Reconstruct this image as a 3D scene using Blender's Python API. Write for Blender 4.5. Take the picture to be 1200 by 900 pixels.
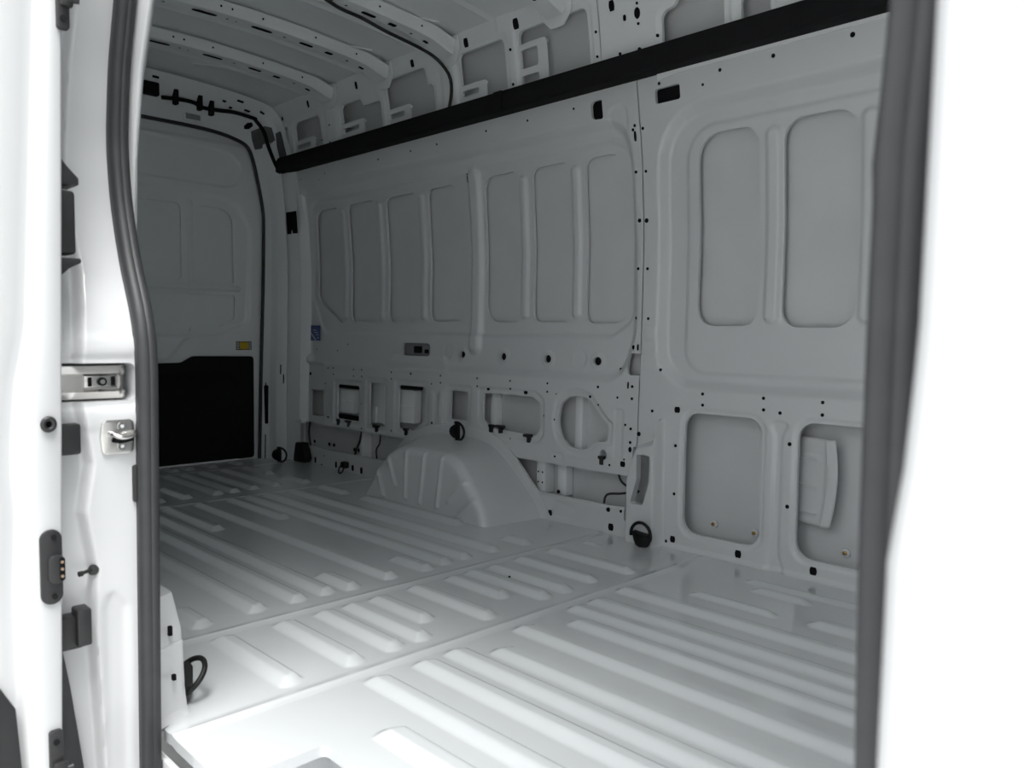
import bpy, bmesh, math
import numpy as np
from mathutils import Vector, Matrix

for o in list(bpy.data.objects):
    bpy.data.objects.remove(o)
SC = bpy.context.scene
COL = SC.collection

# ------------------------------------------------------------------ camera
# metres; floor of the load space is z = 0, x runs along the van (rear = -x), y across it
cam_d = bpy.data.cameras.new('camera')
cam = bpy.data.objects.new('camera', cam_d)
COL.objects.link(cam)
YAW, PITCH, ROLL = 0.8008, 0.0647, 0.0094
fw = Vector((-math.sin(YAW) * math.cos(PITCH), math.cos(YAW) * math.cos(PITCH), -math.sin(PITCH)))
rt = Vector((math.cos(YAW), math.sin(YAW), 0))
up = rt.cross(fw)
r2 = rt * math.cos(ROLL) + up * math.sin(ROLL)
u2 = up * math.cos(ROLL) - rt * math.sin(ROLL)
M = Matrix((r2, u2, -fw)).transposed().to_4x4()
M.translation = Vector((0, 0, 0.8))
cam.matrix_world = M
cam_d.sensor_width = 36
cam_d.lens = 36 * 947.6 / 1200
cam_d.clip_start = 0.02
cam_d.dof.use_dof = True
cam_d.dof.focus_distance = 2.9
cam_d.dof.aperture_fstop = 5.2
SC.camera = cam

# ------------------------------------------------------------------ world: bright overcast sky
SKY = 3.1
w = bpy.data.worlds.new('overcast')
SC.world = w
w.use_nodes = True
nt = w.node_tree
nt.nodes.clear()
out = nt.nodes.new('ShaderNodeOutputWorld')
bg = nt.nodes.new('ShaderNodeBackground')
tc = nt.nodes.new('ShaderNodeTexCoord')
sx = nt.nodes.new('ShaderNodeSeparateXYZ')
# CIE overcast: three times brighter overhead than at the horizon
mp = nt.nodes.new('ShaderNodeMapRange')
mp.inputs['From Min'].default_value = 0.0
mp.inputs['From Max'].default_value = 1.0
mp.inputs['To Min'].default_value = 0.33
mp.inputs['To Max'].default_value = 1.0
bg.inputs['Color'].default_value = (0.96, 0.98, 1.0, 1)
mu = nt.nodes.new('ShaderNodeMath')
mu.operation = 'MULTIPLY'
mu.inputs[1].default_value = SKY
nt.links.new(tc.outputs['Generated'], sx.inputs[0])
nt.links.new(sx.outputs['Z'], mp.inputs['Value'])
nt.links.new(mp.outputs[0], mu.inputs[0])
nt.links.new(mu.outputs[0], bg.inputs['Strength'])
nt.links.new(bg.outputs[0], out.inputs[0])

# sun behind thin cloud: a wide soft disc high on the door side
sun_d = bpy.data.lights.new('hazy_sun', 'SUN')
sun_d.energy = 5.1
sun_d.angle = math.radians(31)
sun_d.color = (1.0, 0.99, 0.98)
sun = bpy.data.objects.new('hazy_sun', sun_d)
COL.objects.link(sun)
SUN_EL, SUN_AZ = math.radians(66), math.radians(53)      # azimuth turned from -y toward +x
sun_from = Vector((math.sin(SUN_AZ) * math.cos(SUN_EL), -math.cos(SUN_AZ) * math.cos(SUN_EL), math.sin(SUN_EL)))
sun.rotation_euler = sun_from.to_track_quat('Z', 'Y').to_euler()

SC.cycles.max_bounces = 14
SC.cycles.diffuse_bounces = 12

vs = SC.view_settings
SC.display_settings.display_device = 'sRGB'
vs.view_transform = 'Standard'
vs.look = 'None'
vs.exposure = 0.0
vs.gamma = 1.0
vs.use_curve_mapping = False


# ------------------------------------------------------------------ materials
def mat(name, col, rough=0.5, metal=0.0, coat=0.0, crough=0.12, spec=0.5, var=0.03, scale=6.0, bump=0.0, bscale=200.0):
    m = bpy.data.materials.new(name)
    m.use_nodes = True
    t = m.node_tree
    b = t.nodes['Principled BSDF']
    b.inputs['Roughness'].default_value = rough
    b.inputs['Metallic'].default_value = metal
    b.inputs['Coat Weight'].default_value = coat
    b.inputs['Coat Roughness'].default_value = crough
    b.inputs['Specular IOR Level'].default_value = spec
    co = t.nodes.new('ShaderNodeTexCoord')
    n = t.nodes.new('ShaderNodeTexNoise')
    n.inputs['Scale'].default_value = scale
    n.inputs['Detail'].default_value = 4
    t.links.new(co.outputs['Object'], n.inputs['Vector'])
    r = t.nodes.new('ShaderNodeValToRGB')
    r.color_ramp.elements[0].position = 0.3
    r.color_ramp.elements[1].position = 0.7
    r.color_ramp.elements[0].color = tuple(max(0, c * (1 - var)) for c in col) + (1,)
    r.color_ramp.elements[1].color = tuple(min(1, c * (1 + var)) for c in col) + (1,)
    t.links.new(n.outputs['Fac'], r.inputs[0])
    t.links.new(r.outputs[0], b.inputs['Base Color'])
    if bump:
        n2 = t.nodes.new('ShaderNodeTexNoise')
        n2.inputs['Scale'].default_value = bscale
        t.links.new(co.outputs['Object'], n2.inputs['Vector'])
        bp = t.nodes.new('ShaderNodeBump')
        bp.inputs['Strength'].default_value = bump
        bp.inputs['Distance'].default_value = 0.002
        t.links.new(n2.outputs['Fac'], bp.inputs['Height'])
        t.links.new(bp.outputs[0], b.inputs['Normal'])
    return m


PAINT = mat('white_paint', (0.60, 0.607, 0.612), 0.32, coat=0.6, var=0.012, scale=3)
INNER = mat('white_primer_coat', (0.78, 0.80, 0.805), 0.38, coat=0.25, var=0.02, scale=3)
INNER_DIM = mat('white_primer_dim', (0.60, 0.615, 0.62), 0.38, coat=0.25, var=0.02, scale=3)  # same interior paint, darkened to imitate dimmer light on panels, post and arch
FLOORP = mat('glossy_floor_paint', (0.60, 0.62, 0.625), 0.30, coat=1.0, crough=0.05, var=0.02, scale=4)
SKIN = mat('outer_skin_inside', (0.60, 0.612, 0.616), 0.45, coat=0.1, var=0.03, scale=5)
RUBBER = mat('black_rubber', (0.030, 0.031, 0.033), 0.5, var=0.1, scale=30, bump=0.15, bscale=300)
PLASTIC = mat('black_plastic', (0.018, 0.018, 0.019), 0.45, var=0.1, scale=30, bump=0.15, bscale=500)
MATTE = mat('matte_black_trim', (0.008, 0.008, 0.009), 0.8, spec=0.2, var=0.1, scale=20, bump=0.2, bscale=400)
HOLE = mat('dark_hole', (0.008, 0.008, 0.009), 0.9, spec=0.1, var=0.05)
STEEL = mat('bright_steel', (0.62, 0.61, 0.59), 0.25, metal=1.0, var=0.05, scale=12)
BRASS = mat('brass', (0.55, 0.36, 0.12), 0.35, metal=1.0, var=0.05)
COPPER = mat('contact_metal', (0.75, 0.55, 0.40), 0.3, metal=1.0, var=0.03)
YELLOW = mat('yellow_label', (0.62, 0.42, 0.02), 0.5, var=0.05)
BLUE = mat('blue_sticker', (0.06, 0.09, 0.25), 0.5, var=0.05)
PRINT = mat('pale_print', (0.55, 0.58, 0.62), 0.5, var=0.02)
TARMAC = mat('pale_concrete', (0.46, 0.46, 0.45), 0.85, var=0.12, scale=3, bump=0.2, bscale=60)
GREY = mat('handle_shade_grey', (0.22, 0.225, 0.23), 0.5, var=0.05)  # white metal handle plate, greyed to imitate the shade in its recess
BLACKP = mat('black_fitting', (0.006, 0.006, 0.0065), 0.5, spec=0.3, var=0.1)
SHADE = mat('cavity_shade', (0.10, 0.105, 0.11), 0.6, var=0.05)  # shade inside the frame openings, put into the colour
LENS = mat('lamp_lens', (0.30, 0.31, 0.32), 0.2, var=0.03)


# ------------------------------------------------------------------ object helpers
def link(name, me, m, parent=None):
    o = bpy.data.objects.new(name, me)
    COL.objects.link(o)
    if m is not None:
        me.materials.append(m)
    if parent is not None:
        o.parent = parent
    return o


def mesh(name, v, f, m, parent=None, smooth=False, angle=None):
    me = bpy.data.meshes.new(name)
    me.from_pydata([tuple(map(float, p)) for p in v], [], [tuple(map(int, q)) for q in f])
    me.update()
    if smooth:
        me.polygons.foreach_set('use_smooth', [True] * len(me.polygons))
        if angle:
            me.set_sharp_from_angle(angle=math.radians(angle))
    return link(name, me, m, parent)


def from_bm(name, bm, m, parent=None, smooth=True, angle=35):
    bmesh.ops.recalc_face_normals(bm, faces=bm.faces)
    me = bpy.data.meshes.new(name)
    bm.to_mesh(me)
    bm.free()
    if smooth:
        me.polygons.foreach_set('use_smooth', [True] * len(me.polygons))
        me.set_sharp_from_angle(angle=math.radians(angle))
    return link(name, me, m, parent)


def empty(name, loc, label, cat, group=None, rot=None):
    o = bpy.data.objects.new(name, None)
    o.empty_display_size = 0.05
    COL.objects.link(o)
    o.location = loc
    if rot is not None:
        o.matrix_basis = Matrix.Translation(loc) @ rot.to_4x4()
    tag(o, label, cat, group)
    return o


def tag(o, label, cat, group=None):
    o['label'] = label
    o['category'] = cat
    if group:
        o['group'] = group
    return o


def struct(o, label, cat):
    o['kind'] = 'structure'
    return tag(o, label, cat)


def settle(o, parent):
    """parent a piece built in world coordinates under an Empty that stands elsewhere"""
    bpy.context.view_layer.update()
    o.parent = parent
    o.matrix_parent_inverse = parent.matrix_world.inverted()
    return o


def box_bm(bm, x0, x1, y0, y1, z0, z1, bev=0.0, seg=2):
    r = bmesh.ops.create_cube(bm, size=1)
    vs_ = r['verts']
    for v in vs_:
        v.co = Vector(((x0 + x1) / 2 + v.co.x * (x1 - x0), (y0 + y1) / 2 + v.co.y * (y1 - y0), (z0 + z1) / 2 + v.co.z * (z1 - z0)))
    if bev:
        es = list({e for v in vs_ for e in v.link_edges})
        bmesh.ops.bevel(bm, geom=es, offset=bev, segments=seg, affect='EDGES', profile=0.5)


def box(name, b, m, parent=None, bev=0.004):
    bm = bmesh.new()
    box_bm(bm, *b, bev=bev)
    return from_bm(name, bm, m, parent)


def resample(pts, step):
    p = np.array(pts, float)
    # catmull-rom
    q = np.vstack([2 * p[0] - p[1], p, 2 * p[-1] - p[-2]])
    outp = []
    for i in range(len(p) - 1):
        p0, p1, p2, p3 = q[i], q[i + 1], q[i + 2], q[i + 3]
        n = max(1, int(np.linalg.norm(p2 - p1) / step))
        for k in range(n):
            t = k / n
            outp.append(0.5 * ((2 * p1) + (-p0 + p2) * t + (2 * p0 - 5 * p1 + 4 * p2 - p3) * t * t + (-p0 + 3 * p1 - 3 * p2 + p3) * t ** 3))
    outp.append(p[-1])
    return np.array(outp)


def tube_vf(pts, r, seg=8, step=0.02, closed=False, smooth=True):
    p = resample(pts, step) if smooth else np.array(pts, float)
    n = len(p)
    V, F = [], []
    ref = None
    for i in range(n):
        a, b = p[max(0, i - 1)], p[min(n - 1, i + 1)]
        if closed:
            a, b = p[i - 1], p[(i + 1) % n]
        t = (b - a) / (np.linalg.norm(b - a) + 1e-9)
        if ref is None:
            ref = np.cross(t, [0.3, 0.2, 0.93])
            if np.linalg.norm(ref) < 0.1:
                ref = np.cross(t, [1, 0, 0])
        ref = ref - t * (ref @ t)
        ref /= np.linalg.norm(ref)
        bi = np.cross(t, ref)
        rr = r[min(i, len(r) - 1)] if hasattr(r, '__len__') else r
        for k in range(seg):
            a_ = 2 * math.pi * k / seg
            V.append(p[i] + rr * (math.cos(a_) * ref + math.sin(a_) * bi))
    m = n if closed else n - 1
    for i in range(m):
        for k in range(seg):
            j = (i + 1) % n
            F.append((i * seg + k, i * seg + (k + 1) % seg, j * seg + (k + 1) % seg, j * seg + k))
    if not closed:
        F.append(tuple(range(seg))[::-1])
        F.append(tuple((n - 1) * seg + k for k in range(seg)))
    return V, F


def tube(name, pts, r, m, parent=None, seg=8, step=0.02, closed=False, smooth=True):
    V, F = tube_vf(pts, r, seg, step, closed, smooth)
    return mesh(name, V, F, m, parent, True, 50)


def roundpoly(pts, r, n=6):
    """fillet a polygon's corners; r is one radius or one per corner"""
    P = [np.array(p, float) for p in pts]
    k = len(P)
    rs = r if hasattr(r, '__len__') else [r] * k
    outp = []
    for i in range(k):
        a, b, c = P[i - 1], P[i], P[(i + 1) % k]
        d1, d2 = a - b, c - b
        l1, l2 = np.linalg.norm(d1), np.linalg.norm(d2)
        d1, d2 = d1 / l1, d2 / l2
        th = math.acos(max(-1, min(1, float(d1 @ d2))))
        if rs[i] <= 0 or th > 3.1:
            outp.append(b)
            continue
        t = min(rs[i] / math.tan(th / 2), 0.49 * l1, 0.49 * l2)
        rr = t * math.tan(th / 2)
        bis = (d1 + d2) / np.linalg.norm(d1 + d2)
        c0 = b + bis * (rr / math.sin(th / 2))
        s, e = b + d1 * t - c0, b + d2 * t - c0
        a0, a1 = math.atan2(s[1], s[0]), math.atan2(e[1], e[0])
        da = (a1 - a0 + math.pi) % (2 * math.pi) - math.pi
        for q in range(n + 1):
            an = a0 + da * q / n
            outp.append(c0 + rr * np.array([math.cos(an), math.sin(an)]))
    return np.array(outp)


def rect(x0, x1, z0, z1, r=0.0, n=6):
    return roundpoly([(x0, z0), (x1, z0), (x1, z1), (x0, z1)], r, n)


def ell(cx, cz, rx, rz=None, n=28):
    rz = rz or rx
    return np.array([(cx + rx * math.cos(2 * math.pi * k / n), cz + rz * math.sin(2 * math.pi * k / n)) for k in range(n)])


def sdf_poly(X, Y, poly):
    """signed distance, negative inside"""
    d = np.full(X.shape, 1e9)
    ins = np.zeros(X.shape, bool)
    n = len(poly)
    for i in range(n):
        ax, ay = poly[i]
        bx, by = poly[(i + 1) % n]
        ex, ey = bx - ax, by - ay
        wx, wy = X - ax, Y - ay
        t = np.clip((wx * ex + wy * ey) / (ex * ex + ey * ey + 1e-12), 0, 1)
        d = np.minimum(d, (wx - ex * t) ** 2 + (wy - ey * t) ** 2)
        if ay != by:
            c = (ay > Y) != (by > Y)
            ins ^= c & (X < (bx - ax) * (Y - ay) / (by - ay) + ax)
    d = np.sqrt(d)
    return np.where(ins, -d, d)


def region_sdf(U, V, us, vs_, poly, mar):
    poly = np.array(poly)
    i0, i1 = np.searchsorted(us, [poly[:, 0].min() - mar, poly[:, 0].max() + mar])
    j0, j1 = np.searchsorted(vs_, [poly[:, 1].min() - mar, poly[:, 1].max() + mar])
    if i1 <= i0 or j1 <= j0:
        return None
    sl = (slice(i0, i1), slice(j0, j1))
    return sl, sdf_poly(U[sl], V[sl], poly)


def smooth01(t):
    t = np.clip(t, 0, 1)
    return t * t * (3 - 2 * t)


def sheet(name, u0, u1, v0, v1, res, fmap, emboss, holes, m, parent=None, rim=None, keep=None, base=None):
    """pressed sheet: a fine grid over (u, v) with embosses [(poly, height, slope width)], holes [poly] cut
    exactly along their outline, and a rim turned back by fmap's depth 'rim' along every cut edge."""
    nu = max(2, int(round((u1 - u0) / res)) + 1)
    nv = max(2, int(round((v1 - v0) / res)) + 1)
    us = np.linspace(u0, u1, nu)
    vv = np.linspace(v0, v1, nv)
    U, V = np.meshgrid(us, vv, indexing='ij')
    D = np.zeros(U.shape) if base is None else base(U, V)
    for poly, h, wd in emboss:
        q = region_sdf(U, V, us, vv, poly, wd)
        if q:
            sl, s = q
            D[sl] += h * smooth01(-s / wd + 0.5)
    S = np.full(U.shape, 1.0)
    for poly in holes:
        q = region_sdf(U, V, us, vv, poly, 3 * res)
        if q:
            sl, s = q
            S[sl] = np.minimum(S[sl], s)
    if keep is not None:
        S = np.minimum(S, -sdf_poly(U, V, np.array(keep)))
    S = np.where(np.abs(S) < 1e-6, 1e-6, S)
    pos = S > 0
    idx = -np.ones(U.shape, int)
    idx[pos] = np.arange(pos.sum())
    uvd = np.stack([U[pos], V[pos], D[pos]], 1)
    full = pos[:-1, :-1] & pos[1:, :-1] & pos[1:, 1:] & pos[:-1, 1:]
    none = ~(pos[:-1, :-1] | pos[1:, :-1] | pos[1:, 1:] | pos[:-1, 1:])
    I, J = np.nonzero(full)
    quads = np.stack([idx[I, J], idx[I + 1, J], idx[I + 1, J + 1], idx[I, J + 1]], 1)
    extra, newv, ed, rims = [], [], {}, []
    base_n = len(uvd)

    def cross(a, b):
        key = (a, b) if a < b else (b, a)
        if key not in ed:
            sa, sb = S[a], S[b]
            t = sa / (sa - sb)
            newv.append((U[a] + t * (U[b] - U[a]), V[a] + t * (V[b] - V[a]), D[a] + t * (D[b] - D[a])))
            ed[key] = base_n + len(newv) - 1
        return ed[key]
    MI, MJ = np.nonzero(~full & ~none)
    for i, j in zip(MI.tolist(), MJ.tolist()):
        cs = [(i, j), (i + 1, j), (i + 1, j + 1), (i, j + 1)]
        poly, cuts = [], []
        for k in range(4):
            a, b = cs[k], cs[(k + 1) % 4]
            if pos[a]:
                poly.append(idx[a])
            if pos[a] != pos[b]:
                c = cross(a, b)
                poly.append(c)
                cuts.append((c, bool(pos[a])))
        if len(poly) >= 3:
            extra.append(poly)
        if len(cuts) == 2:
            rims.append((cuts[0][0], cuts[1][0]) if cuts[0][1] else (cuts[1][0], cuts[0][0]))
    if newv:
        uvd = np.vstack([uvd, np.array(newv)])
    if rim and rims:
        ids = sorted({a for r_ in rims for a in r_})
        m2 = {a: len(uvd) + k for k, a in enumerate(ids)}
        back = uvd[ids].copy()
        back[:, 2] += rim
        uvd = np.vstack([uvd, back])
        for a, b in rims:
            extra.append([b, a, m2[a], m2[b]])
    co = np.stack(fmap(uvd[:, 0], uvd[:, 1], uvd[:, 2]), 1)
    me = bpy.data.meshes.new(name)
    nq = len(quads)
    loops = np.concatenate([quads.ravel()] + [np.array(e, int) for e in extra]) if extra else quads.ravel()
    lens = np.concatenate([np.full(nq, 4), np.array([len(e) for e in extra], int)]).astype(int) if extra else np.full(nq, 4)
    starts = np.concatenate([[0], np.cumsum(lens)[:-1]])
    me.vertices.add(len(co))
    me.vertices.foreach_set('co', co.astype(np.float32).ravel())
    me.loops.add(len(loops))
    me.loops.foreach_set('vertex_index', loops.astype(np.int32))
    me.polygons.add(len(lens))
    me.polygons.foreach_set('loop_start', starts.astype(np.int32))
    me.polygons.foreach_set('loop_total', lens.astype(np.int32))
    me.polygons.foreach_set('use_smooth', np.ones(len(lens), bool))
    me.update(calc_edges=True)
    me.validate()
    me.set_sharp_from_angle(angle=math.radians(50))
    return link(name, me, m, parent)


def grid_obj(name, P, m, parent=None, flip=False, angle=40):
    """P: (a, b, 3) array of points"""
    a, b = P.shape[:2]
    V = P.reshape(-1, 3)
    F = []
    for i in range(a - 1):
        for j in range(b - 1):
            q = (i * b + j, (i + 1) * b + j, (i + 1) * b + j + 1, i * b + j + 1)
            F.append(q[::-1] if flip else q)
    return mesh(name, V, F, m, parent, True, angle)


def prism(name, poly, fmap, d0, d1, m, parent=None, bev=0.0):
    """flat shape with thickness: poly in (u, v), depth d0..d1"""
    bm = bmesh.new()
    vs_ = [bm.verts.new([float(c) for c in fmap(np.float64(p[0]), np.float64(p[1]), d0)]) for p in poly]
    f = bm.faces.new(vs_)
    r = bmesh.ops.extrude_face_region(bm, geom=[f])
    top = [g for g in r['geom'] if isinstance(g, bmesh.types.BMVert)]
    a = Vector([float(c) for c in fmap(np.float64(poly[0][0]), np.float64(poly[0][1]), d0)])
    b = Vector([float(c) for c in fmap(np.float64(poly[0][0]), np.float64(poly[0][1]), d1)])
    bmesh.ops.translate(bm, verts=top, vec=b - a)
    if bev:
        es = [e for e in bm.edges if all(v in top for v in e.verts)]
        bmesh.ops.bevel(bm, geom=es, offset=bev, segments=2, affect='EDGES', profile=0.5)
    return from_bm(name, bm, m, parent)


def discs(name, spots, fmap, m, parent, d=-0.0012):
    """small dark screw and rivet holes: shallow discs or slots on the sheet; spots (u, v, ru[, rv])"""
    V, F = [], []
    for s in spots:
        u, v, ru = s[:3]
        rv = s[3] if len(s) > 3 else ru
        n = 10
        b = len(V)
        for k in range(n):
            a = 2 * math.pi * k / n
            c, sn = math.cos(a), math.sin(a)
            if len(s) > 4:  # square hole
                q = max(abs(c), abs(sn))
                c, sn = c / q, sn / q
            V.append([float(t) for t in fmap(np.float64(u + ru * c), np.float64(v + rv * sn), d)])
        for k in range(n):
            a = 2 * math.pi * k / n
            c, sn = math.cos(a), math.sin(a)
            if len(s) > 4:
                q = max(abs(c), abs(sn))
                c, sn = c / q, sn / q
            V.append([float(t) for t in fmap(np.float64(u + ru * c), np.float64(v + rv * sn), d + 0.004)])
        F.append(tuple(range(b, b + n)))
        for k in range(n):
            F.append((b + k, b + n + k, b + n + (k + 1) % n, b + (k + 1) % n))
    o = mesh(name, V, F, m, parent)
    o['kind'] = 'stuff'
    return o


# ------------------------------------------------------------------ body profile
_z = np.linspace(-0.4, 2.4, 561)
_y = np.interp(_z, [-0.4, 0, 0.35, 0.8, 1.15, 1.45, 1.735, 1.85, 2.0, 2.13, 2.4],
               [2.50, 2.50, 2.50, 2.515, 2.52, 2.50, 2.455, 2.45, 2.43, 2.40, 2.36])
_k = np.ones(21) / 21
_y = np.convolve(np.pad(_y, 10, mode='edge'), _k, mode='valid')
YC = 1.55


def YW(z):
    return np.interp(z, _z, _y)


def far(u, v, d):          # far side wall: u = x, v = z, d = outward
    return u, YW(v) + d, v + 0 * u


def near(u, v, d):         # door side wall, mirrored
    return u, 2 * YC - YW(v) - d, v + 0 * u


def roof_z(y):
    return 2.19 - 0.06 * ((np.asarray(y) - YC) / 0.85) ** 2


X_REAR, X_FRONT, X_SEAM = -4.69, 0.62, -1.884

# ------------------------------------------------------------------ ground outside
g = mesh('ground', [(-14, -14, -0.68), (14, -14, -0.68), (14, 14, -0.68), (-14, 14, -0.68)], [(0, 1, 2, 3)], TARMAC)
struct(g, 'pale concrete ground that the van stands on', 'ground')

# ------------------------------------------------------------------ floor
XS = [-4.436, -3.64, -2.03, -1.565]
HW = 0.032
ribs = []


rib_list = []


def rib(x0, x1, y, hw=HW):
    rib_list.append((x0, x1, y, hw / HW))


def floor_base(U, V):
    """pressed ribs: wide slope on the door side, flat top, short steep far side, long ramp at both ends"""
    D = np.zeros(U.shape)
    us, vs_ = U[:, 0], V[0]
    for x0, x1, y, k in rib_list:
        i0, i1 = np.searchsorted(us, [x0 - 0.01, x1 + 0.01])
        j0, j1 = np.searchsorted(vs_, [y - 0.03, y + 0.06])
        X, Y = U[i0:i1, j0:j1], V[i0:i1, j0:j1]
        # ends are rounded: the ramp starts later toward the sides
        rnd = 0.020 * np.clip(np.abs(Y - (y + 0.014 * k)) / (0.034 * k), 0, 1) ** 2
        a = np.clip((Y - (y - 0.014 * k)) / (0.025 * k), 0, 1)
        b = np.clip(((y + 0.050 * k) - Y) / 0.010, 0, 1)
        c = np.clip((X - x0 - rnd) / 0.030, 0, 1)
        d = np.clip((x1 - rnd - X) / 0.034, 0, 1)
        D[i0:i1, j0:j1] = np.maximum(D[i0:i1, j0:j1], 0.0145 * k * np.minimum(np.minimum(a, b), np.minimum(c, d)))
    return D



for y, a, b in [(0.87, -2.28, -2.085), (1.036, -3.61, -2.10), (1.166, -3.61, -2.10), (1.263, -3.61, -2.10), (1.348, -2.30, -2.09),
                (1.355, -3.61, -3.075), (1.496, -3.61, -2.10), (1.65, -3.61, -3.08), (1.64, -2.30, -2.09), (1.735, -3.61, -2.105),
                (1.828, -3.61, -2.108), (1.965, -3.61, -2.108), (2.13, -3.61, -3.36), (2.135, -3.24, -2.51), (2.123, -2.245, -2.10),
                (0.87, -3.61, -3.0)]:
    rib(a, b, y)
for y, a, b in [(0.87, -1.997, -1.607), (1.038, -1.99, -1.605), (1.162, -1.99, -1.612), (1.253, -1.99, -1.615), (1.343, -1.99, -1.716),
                (1.488, -1.995, -1.615), (1.638, -1.995, -1.716), (1.726, -2.0, -1.627), (1.82, -1.995, -1.625), (1.954, -2.0, -1.636),
                (2.12, -2.0, -1.613)]:
    rib(a, b, y)
rib(-2.0, -1.90, 2.313, 0.016)
for y, a, b in [(1.51, -4.07, -3.75), (1.66, -4.40, -3.747), (1.745, -4.39, -3.746), (1.85, -4.40, -3.755), (1.977, -4.40, -3.757),
                (2.105, -4.40, -4.09), (2.132, -3.98, -3.738), (1.38, -4.40, -3.74), (1.25, -4.40, -3.75), (1.12, -4.40, -3.75), (0.98, -4.40, -3.75)]:
    rib(a, b, y)
for y in (1.25, 1.38, 1.51, 1.62, 1.75, 1.838, 1.972, 2.13):
    rib(-4.64, -4.50, y)
for y, a in [(1.02, -1.527), (1.155, -1.525), (1.252, -1.527), (1.342, -1.455), (1.49, -1.527), (1.631, -1.457), (1.716, -1.536),
             (1.806, -1.535), (1.95, -1.545)]:
    rib(a, 0.35, y)
rib(-1.37, -1.08, 2.095, 0.022)
rib(-1.0, -0.45, 2.11)
rib(-1.26, -1.06, 2.265, 0.024)
rib(-1.32, 0.3, 2.335, 0.02)
rib(-1.305, 0.3, 0.895, 0.035)
for xs in XS:
    ribs.append((rect(xs - 0.020, xs + 0.020, 0.55, 2.49), 0.0013, 0.010))
    ribs.append((rect(xs - 0.008, xs + 0.006, 0.55, 2.49), 0.0026, 0.008))
# shallow dish between rib groups
fl_map = lambda u, v, d: (u, v, d)
floor = sheet('floor', X_REAR, X_FRONT, 0.594, 2.515, 0.0055, fl_map,
              ribs, [rect(-1.335, -0.2, 0.3, 0.80, 0.012)], FLOORP, None, rim=-0.022, base=floor_base,
              keep=[(X_REAR - 1, 0.60), (-1.66, 0.60), (-1.64, 0.612), (-1.615, 0.611), (-1.605, 0.597), (-1.33, 0.597), (-1.33, 0.2), (1, 0.2), (1, 3), (X_REAR - 1, 3)])
struct(floor, 'glossy white ribbed sheet metal cargo floor', 'floor')
# the entry step below the floor edge, and the sill it ends on
step = box('step_tread', (-1.45, -0.12, 0.45, 0.90, -0.28, -0.26), PAINT, floor, 0.006)
box('step_riser', (-1.42, -0.15, 0.855, 0.87, -0.26, -0.02), PAINT, floor, 0.004)
box('step_riser', (-1.42, -1.405, 0.46, 0.86, -0.26, -0.02), PAINT, floor, 0.003)
box('sill_edge', (-1.66, -1.43, 0.585, 0.60, -0.30, -0.05), PAINT, floor, 0.005)
discs('floor_mark', [(-1.86, 1.80, 0.004)], fl_map, HOLE, floor, 0.0012)

# ------------------------------------------------------------------ far side wall: outer skin and pressed inner panels
def skin_base(U, V):
    return np.interp(V, [-0.2, 0.02, 0.10, 0.5, 0.60, 0.66, 1.6, 1.75, 1.85, 2.2], [0.10, 0.10, 0.095, 0.088, 0.062, 0.060, 0.060, 0.066, 0.075, 0.075])


wall = sheet('wall_left', -4.72, X_FRONT, -0.06, 2.14, 0.03, far,
             [], [], SKIN, base=skin_base)
struct(wall, 'far side wall of the van, pressed white sheet metal full of cutouts', 'wall')

WIN_REAR = [
    roundpoly([(-4.298, 1.498), (-4.036, 1.498), (-4.036, 0.835), (-4.062, 0.845), (-4.318, 0.985)], [.07, .04, .01, .02, .09]),
    rect(-3.955, -3.675, 0.847, 1.501, 0.045),
    rect(-3.593, -3.315, 0.847, 1.500, 0.045),
    roundpoly([(-3.233, 0.847), (-2.955, 0.847), (-2.962, 1.502), (-3.233, 1.502)], [.045, .09, .10, .045]),
    roundpoly([(-2.812, 0.842), (-2.577, 0.842), (-2.580, 1.508), (-2.812, 1.508)], [.09, .045, .045, .07]),
    rect(-2.502, -2.278, 0.842, 1.506, 0.045),
    roundpoly([(-2.198, 0.836), (-1.958, 0.836), (-1.962, 1.503), (-2.198, 1.503)], [.045, .09, .11, .045]),
]
WIN_FRONT = [
    roundpoly([(-1.653, 0.826), (-1.411, 0.826), (-1.415, 1.504), (-1.653, 1.504)], [.07, .06, .06, .09]),
    roundpoly([(-1.325, 0.822), (-1.077, 0.822), (-1.08, 1.502), (-1.325, 1.502)], [.06, .07, .07, .07]),
    rect(-0.995, -0.75, 0.822, 1.502, 0.07),
    rect(-0.665, -0.42, 0.822, 1.502, 0.07),
]
H2, H3 = rect(-4.032, -3.805, 0.292, 0.490, 0.012), rect(-3.708, -3.560, 0.282, 0.516, 0.012)
H4 = roundpoly([(-3.442, 0.290), (-3.305, 0.290), (-3.21, 0.355), (-3.21, 0.517), (-3.442, 0.517)], 0.016)
H5 = rect(-3.017, -2.889, 0.374, 0.514, 0.012)
H6 = roundpoly([(-2.782, 0.512), (-2.728, 0.518), (-2.46, 0.518), (-2.412, 0.492), (-2.408, 0.378), (-2.435, 0.35), (-2.715, 0.356), (-2.78, 0.388)],
               [.008, .01, .03, .012, .012, .03, .01, .01])
CIRC = roundpoly([(-2.307, 0.425), (-2.29, 0.50), (-2.25, 0.53), (-2.19, 0.54), (-2.13, 0.525), (-2.085, 0.478), (-2.052, 0.445), (-2.034, 0.437),
                  (-2.034, 0.368), (-2.05, 0.362), (-2.10, 0.36), (-2.13, 0.328), (-2.18, 0.315), (-2.235, 0.322), (-2.285, 0.36)],
                 [.08, .05, .05, .06, .05, .04, .02, .006, .006, .01, .03, .05, .05, .05, .06])
BAND1 = roundpoly([(-4.42, 0.245), (-4.352, 0.245), (-4.17, 0.241), (-3.22, 0.241), (-3.45, 0.105), (-4.42, 0.096)], [0, .0, .01, .0, .01, 0])
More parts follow.
